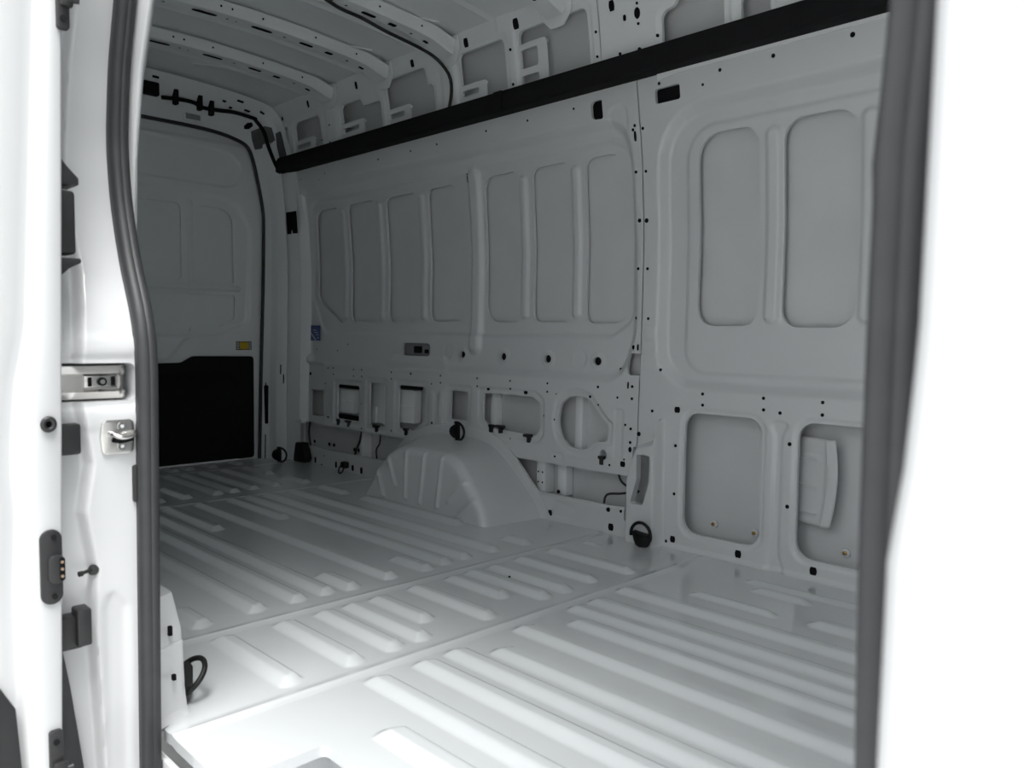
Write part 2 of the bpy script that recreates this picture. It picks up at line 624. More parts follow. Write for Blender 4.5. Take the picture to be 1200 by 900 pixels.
BAND2 = roundpoly([(-2.655, 0.241), (-1.912, 0.242), (-1.912, 0.065), (-1.935, 0.065), (-1.937, 0.118), (-2.034, 0.112), (-2.51, 0.110), (-2.535, 0.118)],
                  [0, .006, .006, .006, .01, .01, .008, .01])
HANDLE = rect(-3.45, -3.214, 0.671, 0.737, 0.022)
ROW = [ell(-2.957, 0.688, 0.020, 0.017), ell(-2.674, 0.686, 0.021, 0.018), ell(-2.395, 0.684, 0.021, 0.018), ell(-2.117, 0.683, 0.022, 0.018)]
BOXH = roundpoly([(-1.945, 0.635), (-1.8845, 0.635), (-1.8845, 0.72), (-1.945, 0.72)], [.02, .004, .004, .02])


def grow(poly, d):
    c = np.mean(poly, 0)
    ex = (poly.max(0) - poly.min(0)) / 2
    return c + (poly - c) * (ex + d) / ex


rear_emb = [
    (roundpoly([(-4.37, 0.617), (-1.975, 0.617), (-1.922, 0.80), (-1.938, 1.40), (-1.955, 1.605), (-4.37, 1.63)], [.06, .13, .3, .3, .16, .06]), 0.028, 0.045),
    (roundpoly([(-4.22, 0.785), (-2.05, 0.785), (-1.945, 0.85), (-1.952, 1.50), (-2.05, 1.548), (-4.33, 1.548), (-4.36, 1.0)], [.06, .08, .08, .1, .08, .06, .08]), 0.010, 0.022),
    (rect(-2.905, -2.835, 0.70, 1.545, 0.03), -0.022, 0.035),
    (rect(-4.45, -4.175, -0.1, 0.60, 0.03), 0.014, 0.02),
    (rect(-4.45, -1.80, -0.2, 0.105), -0.008, 0.012),
]
for x in (-4.005, -3.648, -3.28, -2.556, -2.249):
    rear_emb.append((rect(x - 0.019, x + 0.019, 0.862, 1.478, 0.018), -0.011, 0.02))
for hpoly in (H2, H3, H4, H5, H6, CIRC):
    rear_emb.append((grow(hpoly, 0.026), 0.006, 0.010))
for q in ROW:
    rear_emb.append((grow(q, 0.016), -0.005, 0.010))
for cx, cz in [(-2.215, 0.69), (-3.075, 0.70)]:
    rear_emb.append((ell(cx, cz, 0.036), 0.003, 0.008))
for x in (-3.155, -3.08):
    rear_emb.append((rect(x - 0.02, x + 0.02, 0.30, 0.50, 0.015), -0.006, 0.012))
rear_emb.append((rect(-2.33, -2.27, 0.262, 0.292, 0.01), 0.004, 0.008))
rear_emb.append((roundpoly([(-3.60, 0.60), (-3.02, 0.60), (-3.10, 0.665), (-3.52, 0.665)], 0.03), -0.010, 0.03))
rear_emb.append((rect(-2.0, -1.957, 0.30, 0.50, 0.01), 0.004, 0.008))
rear_emb.append((rect(-2.03, -1.94, 1.56, 1.66, 0.03), 0.005, 0.012))
rear_emb.append((roundpoly([(-2.36, 0.02), (-2.22, 0.02), (-2.16, 0.075), (-2.3, 0.09)], .02), 0.003, 0.01))
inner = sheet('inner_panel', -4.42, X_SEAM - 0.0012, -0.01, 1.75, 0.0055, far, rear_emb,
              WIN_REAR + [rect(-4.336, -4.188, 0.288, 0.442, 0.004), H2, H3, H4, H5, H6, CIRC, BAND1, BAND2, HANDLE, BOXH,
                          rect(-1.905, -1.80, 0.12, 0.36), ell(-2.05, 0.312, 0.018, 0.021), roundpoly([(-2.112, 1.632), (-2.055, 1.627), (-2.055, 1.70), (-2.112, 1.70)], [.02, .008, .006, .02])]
              + ROW, INNER_DIM, wall, rim=0.013)

front_emb = [
    (roundpoly([(-1.800, 0.610), (0.5, 0.610), (0.5, 1.600), (-1.800, 1.600)], [.15, 0, 0, .19]), 0.034, 0.045),
    (roundpoly([(-1.702, 0.655), (0.5, 0.655), (0.5, 1.535), (-1.702, 1.535)], [.09, 0, 0, .12]), -0.012, 0.022),
    (rect(-1.384, -1.334, 0.838, 1.485, 0.024), -0.014, 0.022),
    (rect(-1.065, -1.012, 0.838, 1.485, 0.024), -0.014, 0.022),
    (rect(-0.735, -0.682, 0.838, 1.485, 0.024), -0.014, 0.022),
    (roundpoly([(-1.342, -0.02), (-1.262, -0.02), (-1.29, 0.06), (-1.29, 0.46), (-1.262, 0.51), (-1.342, 0.51), (-1.318, 0.46), (-1.318, 0.06)], .02), 0.007, 0.012),
    (rect(-1.95, 0.6, -0.2, 0.0125), -0.007, 0.006),
    (rect(-1.878, -1.80, 0.66, 0.72, 0.02), -0.004, 0.015),
    (ell(-1.845, 0.80, 0.03), -0.004, 0.02),
]
HA = rect(-1.673, -1.364, 0.068, 0.512, 0.055)
HB = roundpoly([(-1.233, 0.066), (-0.70, 0.066), (-0.70, 0.514), (-1.236, 0.514)], .055)
front_emb += [(grow(HA, 0.014), 0.005, 0.012), (grow(HB, 0.014), 0.005, 0.012)]
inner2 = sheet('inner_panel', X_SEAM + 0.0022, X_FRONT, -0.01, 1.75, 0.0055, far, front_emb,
               WIN_FRONT + [rect(-1.93, -1.775, 0.12, 0.36), HA, HB, rect(-0.55, -0.1, 0.066, 0.514, .055), rect(-1.806, -1.70, 1.634, 1.686, 0.008)], INNER_DIM, wall, rim=0.013)

# upper side panel above the black rail
UP = []
for x0, x1, zt in [(-4.372, -4.09, 2.006), (-3.868, -3.494, 1.985), (-3.44, -3.07, 2.00), (-2.873, -2.57, 2.05), (-2.487, -2.11, 2.053), (-1.770, -1.52, 1.955), (-1.456, -1.350, 1.92),
                   (-1.2, -0.9, 2.02), (-0.7, -0.3, 2.02)]:
    UP.append(rect(x0, x1, 1.77, zt, 0.03))
UP[1] = roundpoly([(-3.868, 1.77), (-3.494, 1.77), (-3.494, 1.974), (-3.655, 1.974), (-3.678, 2.012), (-3.868, 2.012)], [.02, .02, .02, .015, .02, .03])
UP[2] = roundpoly([(-3.44, 1.77), (-3.07, 1.77), (-3.07, 1.966), (-3.112, 1.966), (-3.122, 2.05), (-3.44, 2.055)], [.02, .02, .02, .01, .02, .03])
UP[5] = roundpoly([(-1.772, 1.77), (-1.522, 1.77), (-1.516, 2.02), (-1.69, 2.04), (-1.708, 1.955), (-1.772, 1.945)], [.02, .02, .03, .03, .03, .03])
UP.append(roundpoly([(-4.525, 1.842), (-4.468, 1.842), (-4.444, 2.002), (-4.494, 2.002)], .015))
up_emb = [(grow(p, 0.02), 0.005, 0.012) for p in UP]
for x in (-3.97, -3.46, -2.95, -2.55):
    up_emb.append((rect(x - 0.05, x + 0.05, 1.70, 2.16, 0.02), -0.006, 0.025))
upper = sheet('upper_panel', -4.56, X_SEAM - 0.17, 1.748, 2.135, 0.006, far, up_emb, UP, INNER, wall, rim=0.014, base=lambda U, V: 0 * U + 0.002)
upper2 = sheet('upper_panel', X_SEAM - 0.1695 + 0.003, X_FRONT, 1.748, 2.135, 0.006, far, up_emb, UP, INNER, wall, rim=0.014, base=lambda U, V: 0 * U + 0.002)
# slotted brackets in the upper openings
for x0, x1, zt in [(-4.385, -4.155, 1.905), (-3.89, -3.655, 1.915), (-3.455, -3.255, 1.912), (-2.89, -2.703, 1.912), (-2.505, -2.33, 2.0)]:
    ht = zt - 1.80
    b = sheet('slotted_bracket', x0, x1, 1.76, zt, 0.005, far, [],
              [rect(x0 + 0.02, x1 - 0.055, zt - 0.022 - (0.026 if ht < .13 else 0.075), zt - 0.022, 0.010),
               rect(x0 + 0.02, x1 - 0.055, 1.70, zt - (0.07 if ht < .13 else 0.125), 0.010)], INNER, wall, rim=0.010, base=lambda U, V: 0 * U + 0.006,
              keep=rect(x0, x1, 1.6, zt, 0.018))

# ---- small fixing holes (a few pixels each)
S4 = 0.0048
sp = [(-4.345, 1.683, .004), (-4.147, 1.658, .003), (-4.079, 1.683, .004), (-3.554, 1.686, .005), (-3.276, 1.687, .005), (-3.069, 1.687, .005),
      (-2.72, 1.69, .005), (-2.46, 1.69, .005), (-2.20, 1.69, .005), (-2.919, 1.535, .004), (-2.918, 1.512, .004, .015, 1),
      (-1.908, 1.577, .006), (-1.917, 1.563, .006), (-1.909, 1.539, .0055, .018, 1), (-1.915, 1.409, .006), (-1.903, 1.227, .008), (-1.908, 1.045, .006), (-1.914, 0.857, .006),
      (-2.82, 0.581, S4), (-2.818, 0.544, S4), (-2.747, 0.536, .010, .008, 1), (-2.598, 0.58, S4), (-2.596, 0.545, S4), (-2.503, 0.535, .011, .009, 1), (-2.369, 0.581, S4), (-2.368, 0.545, S4),
      (-2.315, 0.539, .003), (-2.328, 0.429, S4), (-2.133, 0.539, .006), (-2.089, 0.581, .006), (-2.085, 0.51, S4), (-1.995, 0.656, .006), (-1.92, 0.744, .006, .009), (-1.898, 0.744, .004, .012, 1),
      (-1.938, 0.596, .004, .013, 1), (-1.918, 0.592, .006), (-1.917, 0.545, .006), (-1.988, 0.545, .005), (-1.944, 0.441, .005), (-1.917, 0.428, .006), (-1.917, 0.375, .006), (-1.917, 0.347, .008, .011),
      (-1.951, 0.286, .012, .011, 1), (-1.945, 0.305, .004), (-2.017, 0.274, .005), (-2.317, 0.273, .005), (-2.589, 0.272, .005), (-2.587, 0.322, .003), (-2.81, 0.343, .004), (-2.386, 0.441, .004),
      (-2.435, 0.084, .013, .010), (-2.332, 0.028, .012, .014, 1), (-1.998, 0.029, .013, .014, 1), (-2.013, 0.096, .010, .009), (-1.95, .10, .006), (-2.407, 0.024, .004), (-2.5, .02, .004, .014, 1),
      (-4.346, 0.536, .010), (-4.127, 0.578, S4), (-4.07, 0.58, S4), (-4.068, 0.544, S4), (-3.86, 0.58, S4), (-3.858, 0.544, S4), (-3.779, 0.582, S4), (-3.777, 0.545, S4), (-3.501, 0.58, S4), (-3.499, 0.545, S4),
      (-3.332, 0.58, .006), (-3.091, 0.581, S4), (-3.089, 0.546, S4), (-4.152, 0.487, .004), (-4.117, 0.292, .012, .005), (-3.77, 0.396, .003), (-3.769, 0.257, S4), (-3.49, 0.272, S4), (-3.142, 0.344, .006),
      (-3.968, 0.719, .004), (-4.075, 0.681, .004), (-4.305, 0.683, .004), (-3.159, 0.537, .004), (-4.272, 0.021, .009, .018, 1), (-4.02, 0.025, .010, .018, 1), (-3.847, 0.028, .011, .016, 1), (-3.761, 0.025, .011, .018, 1),
      (-4.151, 0.061, .004), (-4.20, .0, .010, .004, 1)]


def on_sheet(o, spots, emb, name):
    """fixing holes laid on a panel at the panel's own depth"""
    us = np.array([s[0] for s in spots])
    zs = np.array([s[1] for s in spots])
    D = np.zeros(len(spots))
    for poly, h, wd in emb:
        D += h * smooth01(-sdf_poly(us, zs, np.array(poly)) / wd + 0.5)
    V, F = [], []
    n = 10
    for s, d in zip(spots, D):
        u, v, ru = s[:3]
        rv = s[3] if len(s) > 3 else ru
        b = len(V)
        for dd in (-0.0012, 0.004):
            for k in range(n):
                a = 2 * math.pi * (k + (0.5 if len(s) > 4 else 0)) / n
                c, sn = math.cos(a), math.sin(a)
                if len(s) > 4:
                    q = max(abs(c), abs(sn))
                    c, sn = c / q, sn / q
                V.append([float(t) for t in far(u + ru * c, v + rv * sn, d + dd)])
        F.append(tuple(range(b, b + n)))
        for k in range(n):
            F.append((b + k, b + n + k, b + n + (k + 1) % n, b + (k + 1) % n))
    q = mesh(name, V, F, HOLE, o)
    q['kind'] = 'stuff'
    return q


on_sheet(inner, sp, rear_emb, 'fixing_holes')
spf = [(-1.786, 1.702, .006), (-1.536, 1.695, .006), (-1.606, 1.662, .005), (-1.34, 1.697, .007), (-1.083, 1.699, .008), (-1.872, 1.561, .006), (-1.869, 1.406, .006), (-1.870, 1.224, .009), (-1.864, 1.043, .006), (-1.854, 0.854, .006),
       (-1.707, 0.518, .012, .011, 1), (-1.602, 0.583, .006), (-1.6, 0.543, .006), (-1.364, 0.583, .006), (-1.362, 0.544, .006), (-1.158, 0.583, .006), (-1.157, 0.543, .006), (-1.302, 0.538, .006), (-1.263, 0.438, .007), (-1.263, 0.23, .007),
       (-1.708, 0.385, .006), (-1.709, 0.205, .006), (-1.711, 0.034, .011, .012, 1), (-1.439, 0.034, .012, .013, 1), (-1.167, 0.034, .012, .013, 1), (-1.819, 0.505, .006), (-1.789, 0.662, .006), (-1.74, .02, .005, .008), (-1.877, 0.412, .009)]
on_sheet(inner2, spf, front_emb, 'fixing_holes')
spu = [(-4.171, 2.076, .008, .018, 1), (-3.681, 2.078, .008, .018, 1), (-3.197, 2.081, .011, .016, 1), (-2.803, 2.082, .013, .018, 1), (-2.486, 2.082, .015, .02, 1), (-4.477, 2.05, .007, .012), (-4.51, 2.02, .005)]
on_sheet(upper, spu + [(-4.09, 1.87, .004), (-3.98, 1.93, .004), (-3.99, 1.84, .004), (-2.93, 1.90, .004), (-2.53, 1.99, .006), (-2.53, 1.85, .006), (-2.93, 2.02, .004), (-2.07, 1.95, .005), (-2.07, 1.86, .005)], up_emb, 'fixing_holes')
on_sheet(upper2, [(-1.985, 2.021, .012, .018, 1), (-1.872, 1.967, .013, .02), (-1.87, 2.0, .005), (-1.87, 1.93, .005), (-1.93, 1.965, .006, .01, 1), (-1.79, 1.87, .006), (-1.87, 1.84, .008), (-1.96, 1.845, .006)], up_emb, 'fixing_holes')

# ---- post with a slanted slot at the joint of the two inner panels
POST = roundpoly([(-1.918, -0.01), (-1.918, 0.235), (-1.89, 0.30), (-1.872, 0.365), (-1.80, 0.40), (-1.79, 0.48), (-1.755, 0.48), (-1.752, 0.25), (-1.752, -0.01)],
                 [0, .03, .05, .03, .02, .01, .01, .1, 0])
SLOT = roundpoly([(-1.850, 0.340), (-1.789, 0.342), (-1.789, 0.242), (-1.818, 0.151), (-1.877, 0.149), (-1.850, 0.244)], .008)
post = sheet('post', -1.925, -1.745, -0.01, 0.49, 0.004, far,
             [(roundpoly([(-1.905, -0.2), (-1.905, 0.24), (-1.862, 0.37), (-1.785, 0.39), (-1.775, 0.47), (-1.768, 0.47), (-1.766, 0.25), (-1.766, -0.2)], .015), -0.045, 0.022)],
             [SLOT], INNER_DIM, wall, rim=0.03, keep=POST, base=lambda U, V: 0 * U - 0.002)

# ---- things seen through the openings, fixed to the wall
def wbox(name, x0, x1, z0, z1, d0, d1, m=INNER, bev=0.004):
    return prism(name, rect(x0, x1, z0, z1, 0.006, 3), far, d1, d0, m, wall, bev)


for x0, x1, z0, z1 in [(-4.10, -3.90, 0.325, 0.462), (-3.505, -3.335, 0.318, 0.492)]:
    b = wbox('inner_box', x0, x1, z0, z1, 0.03, 0.075)
    prism('rib', rect(x0 + .01, x1 - .01, (z0 + z1) / 2 - .004, (z0 + z1) / 2 + .004), far, 0.031, 0.026, INNER, b)
wbox('inner_box', -3.76, -3.645, 0.29, 0.52, 0.055, 0.085)
wbox('inner_strap', -3.642, -3.622, 0.29, 0.52, 0.045, 0.085)
wbox('inner_block', -3.77, -3.70, 0.29, 0.38, 0.045, 0.085)
for x0, x1, z0, z1 in [(-4.05, -3.79, 0.468, 0.498), (-3.46, -3.27, 0.497, 0.525), (-4.05, -3.79, 0.28, 0.318)]:
    wbox('black_strip', x0, x1, z0, z1, 0.018, 0.035, MATTE)  # black strips along the top and bottom edges of the openings
wbox('bracket', -3.845, -3.805, 0.08, 0.25, 0.035, 0.09)
wbox('bracket', -2.449, -2.398, 0.098, 0.26, 0.03, 0.088)
wbox('bracket', -2.338, -2.288, 0.10, 0.26, 0.045, 0.088)
wbox('bracket', -2.25, -2.21, 0.25, 0.56, 0.05, 0.088)
wbox('bracket', -2.775, -2.735, 0.36, 0.52, 0.05, 0.088)
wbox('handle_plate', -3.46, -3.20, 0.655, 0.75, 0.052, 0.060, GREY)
prism('handle_window', rect(-3.37, -3.31, 0.685, 0.72, .006), far, 0.052, 0.044, HOLE, wall)
prism('handle_window', rect(-3.28, -3.255, 0.685, 0.705, .004), far, 0.052, 0.044, HOLE, wall)
discs('bracket_holes', [(-2.437, 0.19, .004), (-2.412, 0.19, .004), (-2.437, 0.145, .004), (-2.412, 0.145, .004), (-2.318, 0.118, .008)], far, HOLE, wall, 0.0285)
discs('lower_rivets', [(-4.42, 0.112, .010), (-4.25, 0.111, .010), (-4.196, 0.111, .010), (-3.976, 0.108, .011), (-3.93, 0.108, .011), (-3.567, 0.11, .011)], far, HOLE, wall, 0.086)
for x, z in [(-1.593, 0.098), (-1.429, 0.095), (-1.103, 0.09)]:
    p = prism('brass_screw', ell(x, z, 0.016, n=14), far, 0.094, 0.088, SKIN, wall, 0.003)
    prism('screw_head', ell(x, z, 0.0065, n=10), far, 0.090, 0.081, BRASS, p, 0.002)
    p['label'] = 'small screw with a brass head on a pale washer'
for q in ROW:  # black backings, painted shade of the cavity behind these holes
    prism('shade_backing', grow(q, 0.004), far, 0.046, 0.036, HOLE, wall)
prism('shade_backing', rect(-2.125, -2.045, 1.615, 1.71, .01), far, 0.040, 0.028, HOLE, wall)
prism('shade_backing', rect(-1.82, -1.69, 1.625, 1.695, .01), far, 0.040, 0.022, HOLE, wall)
# bowed bracket standing behind the front opening
bz = np.linspace(0.175, 0.462, 30)
bx = np.linspace(0, 1, 24)
P = np.zeros((24, 30, 3))
for i, t in enumerate(bx):
    for j, z in enumerate(bz):
        bow = 0.02 * (1 - ((z - 0.34) / 0.15) ** 2)
        x = -1.31 + t * (0.182 + bow * 0.9)
        d = 0.070 - 0.044 * t
        for rz in (0.215, 0.30, 0.39):
            if t < 0.66:
                d -= 0.009 * math.exp(-((z - rz) / 0.006) ** 2)
        if t > 0.78:
            d = 0.070 - 0.044 * 0.78 - 0.010 * min(1, (t - 0.78) / 0.05)
        P[i, j] = far(x, z, d)
brk = grid_obj('bowed_bracket', P, SKIN, wall)
sm = brk.modifiers.new('thick', 'SOLIDIFY')
sm.thickness = 0.004
# black plug clips hanging at the openings
for x, z, w_ in [(-4.006, 0.283, .016), (-3.899, 0.283, .034), (-3.625, 0.279, .036), (-3.36, 0.288, .022), (-2.713, 0.366, .016), (-2.650, 0.368, .036), (-2.468, 0.344, .034), (-2.056, 0.298, .018)]:
    prism('plug', roundpoly([(x - w_, z + .008), (x - w_, z - .004), (x - .010, z - .005), (x - .010, z - .028), (x + .008, z - .028), (x + .008, z - .004), (x + w_ * .5, z - .003), (x + w_ * .5, z + .008)], .003, 2),
          far, 0.012, -0.006, PLASTIC, wall, 0.001)

# ------------------------------------------------------------------ black cable rail along the wall
bm = bmesh.new()
prof = [(0.0, 1.733), (-0.050, 1.737), (-0.056, 1.745), (-0.056, 1.806), (-0.050, 1.822), (-0.030, 1.826), (0.0, 1.828)]
xs = list(np.linspace(-4.572, X_FRONT - 0.01, 40))
rows = []
for x in xs:
    rows.append([bm.verts.new((x, float(YW(1.78)) + d + 0.004, z)) for d, z in prof])
for a, b in zip(rows, rows[1:]):
    for k in range(len(prof) - 1):
        bm.faces.new((a[k], a[k + 1], b[k + 1], b[k]))
bm.faces.new(rows[0])
bm.faces.new(rows[-1][::-1])
rail = from_bm('trim_rail', bm, MATTE)
tag(rail, 'long black trim rail running along the far wall below the upper openings', 'rail')
box('joint_strip', (-2.60, -2.55, 2.391, 2.40, 1.739, 1.820), MATTE, rail, 0.002)
lip = prism('rail_lip', [(-1.79, 1.712), (-1.79, 1.735), (X_FRONT - .02, 1.735), (X_FRONT - .02, 1.722), (-1.70, 1.722)], far, -0.001, -0.006, INNER, wall)

# ------------------------------------------------------------------ wheel arch
def outline(pts, n=120):
    p = roundpoly([pts[0]] + pts[1:-1] + [pts[-1]], [0] + [.05] * (len(pts) - 2) + [0], 5)
    p = np.vstack([p])
    d = np.concatenate([[0], np.cumsum(np.linalg.norm(np.diff(p, axis=0), axis=1))])
    t = np.linspace(0, d[-1], n)
    return np.stack([np.interp(t, d, p[:, 0]), np.interp(t, d, p[:, 1])], 1)


NA = 150


def outl(pts):
    p = np.array(pts, float)
    q = resample(np.c_[p, np.zeros(len(p))], 0.01)[:, :2]
    d = np.concatenate([[0], np.cumsum(np.linalg.norm(np.diff(q, axis=0), axis=1))])
    t = np.linspace(0, d[-1], NA)
    return np.stack([np.interp(t, d, q[:, 0]), np.interp(t, d, q[:, 1])], 1)


O_wall = outl([(-2.375, -0.005), (-2.42, 0.07), (-2.50, 0.14), (-2.60, 0.225), (-2.68, 0.275), (-2.80, 0.30), (-3.05, 0.30), (-3.22, 0.27), (-3.33, 0.21), (-3.45, 0.11), (-3.53, -0.005)])
O_in = outl([(-2.405, -0.005), (-2.43, 0.06), (-2.49, 0.135), (-2.565, 0.225), (-2.64, 0.268), (-2.76, 0.278), (-2.97, 0.272), (-3.07, 0.238), (-3.16, 0.165), (-3.24, 0.07), (-3.30, -0.005)])
rowsA = []


def outset(o, d):
    v = o - cen
    l = np.linalg.norm(v, axis=1, keepdims=True)
    q = cen + v * (l + d) / l
    q[:, 1] = np.where(o[:, 1] <= 0.0, o[:, 1], q[:, 1])
    return q


cen = np.array([-2.84, -0.005])
rowsA += [(outset(O_wall, 0.05), 2.500), (outset(O_wall, 0.05), 2.489), (outset(O_wall, 0.046), 2.487), (outset(O_wall, 0.006), 2.486)]
for t in np.linspace(0, 1, 14):
    y = 2.484 - t * (2.484 - 2.225)
    rowsA.append((O_wall * (1 - t) + O_in * t, y))
cen = np.array([-2.84, -0.005])


def inset(o, d):
    v = o - cen
    l = np.linalg.norm(v, axis=1, keepdims=True)
    q = cen + v * np.maximum(0, (l - d)) / l
    q[:, 1] = np.where(o[:, 1] <= 0, o[:, 1], q[:, 1])
    return q


for a in np.linspace(10, 90, 8):
    a = math.radians(a)
    rowsA.append((inset(O_in, 0.04 * (1 - math.cos(a))), 2.225 - 0.04 * math.sin(a)))
for t in np.linspace(0.06, 0.97, 36):
    l = inset(O_in, 0.04)
    rowsA.append((l + (cen - l) * t, 2.185))
PA = np.zeros((len(rowsA), NA, 3))
for i, (o, y) in enumerate(rowsA):
    PA[i, :, 0] = o[:, 0]
    PA[i, :, 1] = y
    PA[i, :, 2] = np.maximum(o[:, 1], -0.005)
# pressed beads on the inner face and front slope
beads = [((-3.165, 0.145), (-3.115, 0.03)), ((-3.075, 0.215), (-3.02, 0.09)), ((-2.935, 0.262), (-2.945, 0.045)), ((-2.80, 0.265), (-2.835, 0.04)), ((-2.68, 0.262), (-2.715, 0.04)),
         ((-2.535, 0.17), (-2.64, 0.075)), ((-2.475, 0.10), (-2.57, 0.02))]
Fx, Fz = PA[:, :, 0], PA[:, :, 2]
facing = smooth01((2.30 - PA[:, :, 1]) / 0.06)
for (ax, az), (bx_, bz_) in beads:
    ex, ez = bx_ - ax, bz_ - az
    t = np.clip(((Fx - ax) * ex + (Fz - az) * ez) / (ex * ex + ez * ez), 0, 1)
    dd = np.hypot(Fx - ax - t * ex, Fz - az - t * ez)
    PA[:, :, 1] -= 0.010 * np.exp(-(dd / 0.009) ** 2) * facing
arch = grid_obj('wheel_arch', PA, INNER_DIM)
tag(arch, 'white pressed steel wheel arch box rising from the floor at the far wall', 'wheel arch')

# ------------------------------------------------------------------ roof
ny, nx = 60, 520
ys = np.linspace(0.55, 2.55, ny)
xr = np.linspace(X_REAR - 0.04, X_FRONT + 0.01, nx)
P = np.zeros((nx, ny, 3))
for i, x in enumerate(xr):
    P[i, :, 0] = x
    P[i, :, 1] = ys
    z = roof_z(ys)
    for xb in (-4.18, -3.635, -3.13, -2.62, -2.0, -1.4, -0.8, -0.2):
        z = z - 0.010 * math.exp(-((x - xb) / 0.012) ** 2)
    P[i, :, 2] = z
ceiling = grid_obj('ceiling', P, INNER)
struct(ceiling, 'white sheet metal van roof seen from inside, crossed by roof bows', 'ceiling')
# shallow diagonal swages between the bows
for x0 in (-4.40, -3.74, -3.23, -2.72, -1.9, -1.3):
    for sgn in (1, -1):
        q = [(x0 + (0.12 + 0.28 * t), 1.55 + sgn * (0.25 + 0.48 * t), float(roof_z(1.55 + sgn * (0.25 + 0.48 * t))) - 0.0005) for t in np.linspace(0, 1, 8)]
        tube('roof_swage', q, 0.005, INNER, ceiling, 6, 0.1)


def bow(x0):
    """roof bow: hat section across the roof, flaring into feet at the walls"""
    yy = np.concatenate([np.linspace(0.70, 0.90, 8), np.linspace(0.95, 2.15, 26), np.linspace(2.18, 2.40, 12)])
    P = []
    for y in yy:
        t = smooth01(np.array((abs(y - YC) - 0.62) / 0.2))
        dep = 0.052 + 0.012 * float(t)
        wdt = 0.012 * float(t)
        zr = float(roof_z(y))
        drop = 0.02 * float(smooth01(np.array((abs(y - YC) - 0.72) / 0.13)))
        sec = [(0.004 + wdt, -0.006), (-0.002 + wdt, -0.010), (-0.010 + wdt, -dep * .8), (-0.020 + wdt, -dep), (-0.075 - wdt, -dep - 0.003), (-0.086 - wdt, -dep * .8), (-0.096 - wdt, -0.008), (-0.118 - wdt, -0.003)]
        P.append([(x0 + a, y, zr + b - drop * (b != 0)) for a, b in sec])
    o = grid_obj('roof_bow', np.array(P), INNER, ceiling, flip=True, angle=30)
    # slots and holes along its rear lower edge
    V, F = [], []
    yc0 = [(1.20, .045, .009), (1.50, .055, .010), (1.76, .05, .010), (1.98, .035, .010), (2.10, .020, .011), (1.33, .006, .004), (1.60, .006, .004), (1.64, .004, .003), (1.87, .006, .004), (2.20, .006, .005), (2.28, .014, .008),
           (1.0, .05, .010), (0.9, .02, .01)]
    for yc, hy, hx in yc0:
        b = len(V)
        for k in range(10):
            a = 2 * math.pi * k / 10
            c, s = math.cos(a), math.sin(a)
            e = 0.45
            c, s = math.copysign(abs(c) ** e, c), math.copysign(abs(s) ** e, s)
            y = yc + hy * c
            t = float(smooth01(np.array((abs(y - YC) - 0.62) / 0.2)))
            dr = 0.02 * float(smooth01(np.array((abs(y - YC) - 0.72) / 0.13)))
            V.append((x0 - 0.055 + hx * s * 1.2, y, float(roof_z(y)) - 0.052 - 0.012 * t - dr - 0.0045))
        F.append(tuple(range(b, b + 10)))
    for yc in (1.36, 1.39, 1.55, 1.60, 1.74, 2.0, 2.22, 2.30):
        b = len(V)
        for k in range(8):
            a = 2 * math.pi * k / 8
            V.append((x0 - 0.0075 + 0.005, yc + 0.005 * math.cos(a), float(roof_z(yc)) - 0.03 + 0.005 * math.sin(a)))
        F.append(tuple(range(b, b + 8)))
    s = mesh('bow_holes', V, F, HOLE, o)
    s['kind'] = 'stuff'
    # foot bracket where the bow meets the side
    prism('bow_foot', roundpoly([(x0 - 0.14, 2.06), (x0 - 0.14, 2.115), (x0 + 0.03, 2.125), (x0 + 0.03, 2.06), (x0 - 0.02, 2.01), (x0 - 0.09, 2.01)], .012), far, -0.004, -0.010, INNER, o, 0.002)
    return o


for x0 in (-3.89, -3.38, -2.87, -2.2, -1.6, -1.0, -0.4):
    bow(x0)

# ------------------------------------------------------------------ rear frame around the door opening
def sym(pts):
    return pts + [(2 * YC - y, z) for y, z in pts[::-1]]


inn = sym([(2.350, -0.01), (2.365, 0.5), (2.385, 1.05), (2.394, 1.42), (2.389, 1.53), (2.363, 1.675), (2.324, 1.832), (2.285, 1.90), (2.207, 1.93), (2.105, 1.949), (1.957, 1.959), (1.663, 1.962)])
outr = sym([(2.478, -0.01), (2.48, 0.5), (2.49, 1.05), (2.475, 1.42), (2.467, 1.53), (2.455, 1.70), (2.44, 1.90), (2.425, 2.02), (2.36, 2.108), (2.20, 2.142), (2.0, 2.160), (1.663, 2.178)])


def param(pts, n=220):
    # corresponding control points get equal shares so that both curves stay matched
    p = np.array(pts, float)
    q = np.vstack([2 * p[0] - p[1], p, 2 * p[-1] - p[-2]])
    res_ = []
    k = len(p) - 1
    for s in np.linspace(0, k - 1e-6, n):
        i = int(s)
        t = s - i
        p0, p1, p2, p3 = q[i], q[i + 1], q[i + 2], q[i + 3]
        res_.append(0.5 * ((2 * p1) + (-p0 + p2) * t + (2 * p0 - 5 * p1 + 4 * p2 - p3) * t * t + (-p0 + 3 * p1 - 3 * p2 + p3) * t ** 3))
    return np.array(res_)


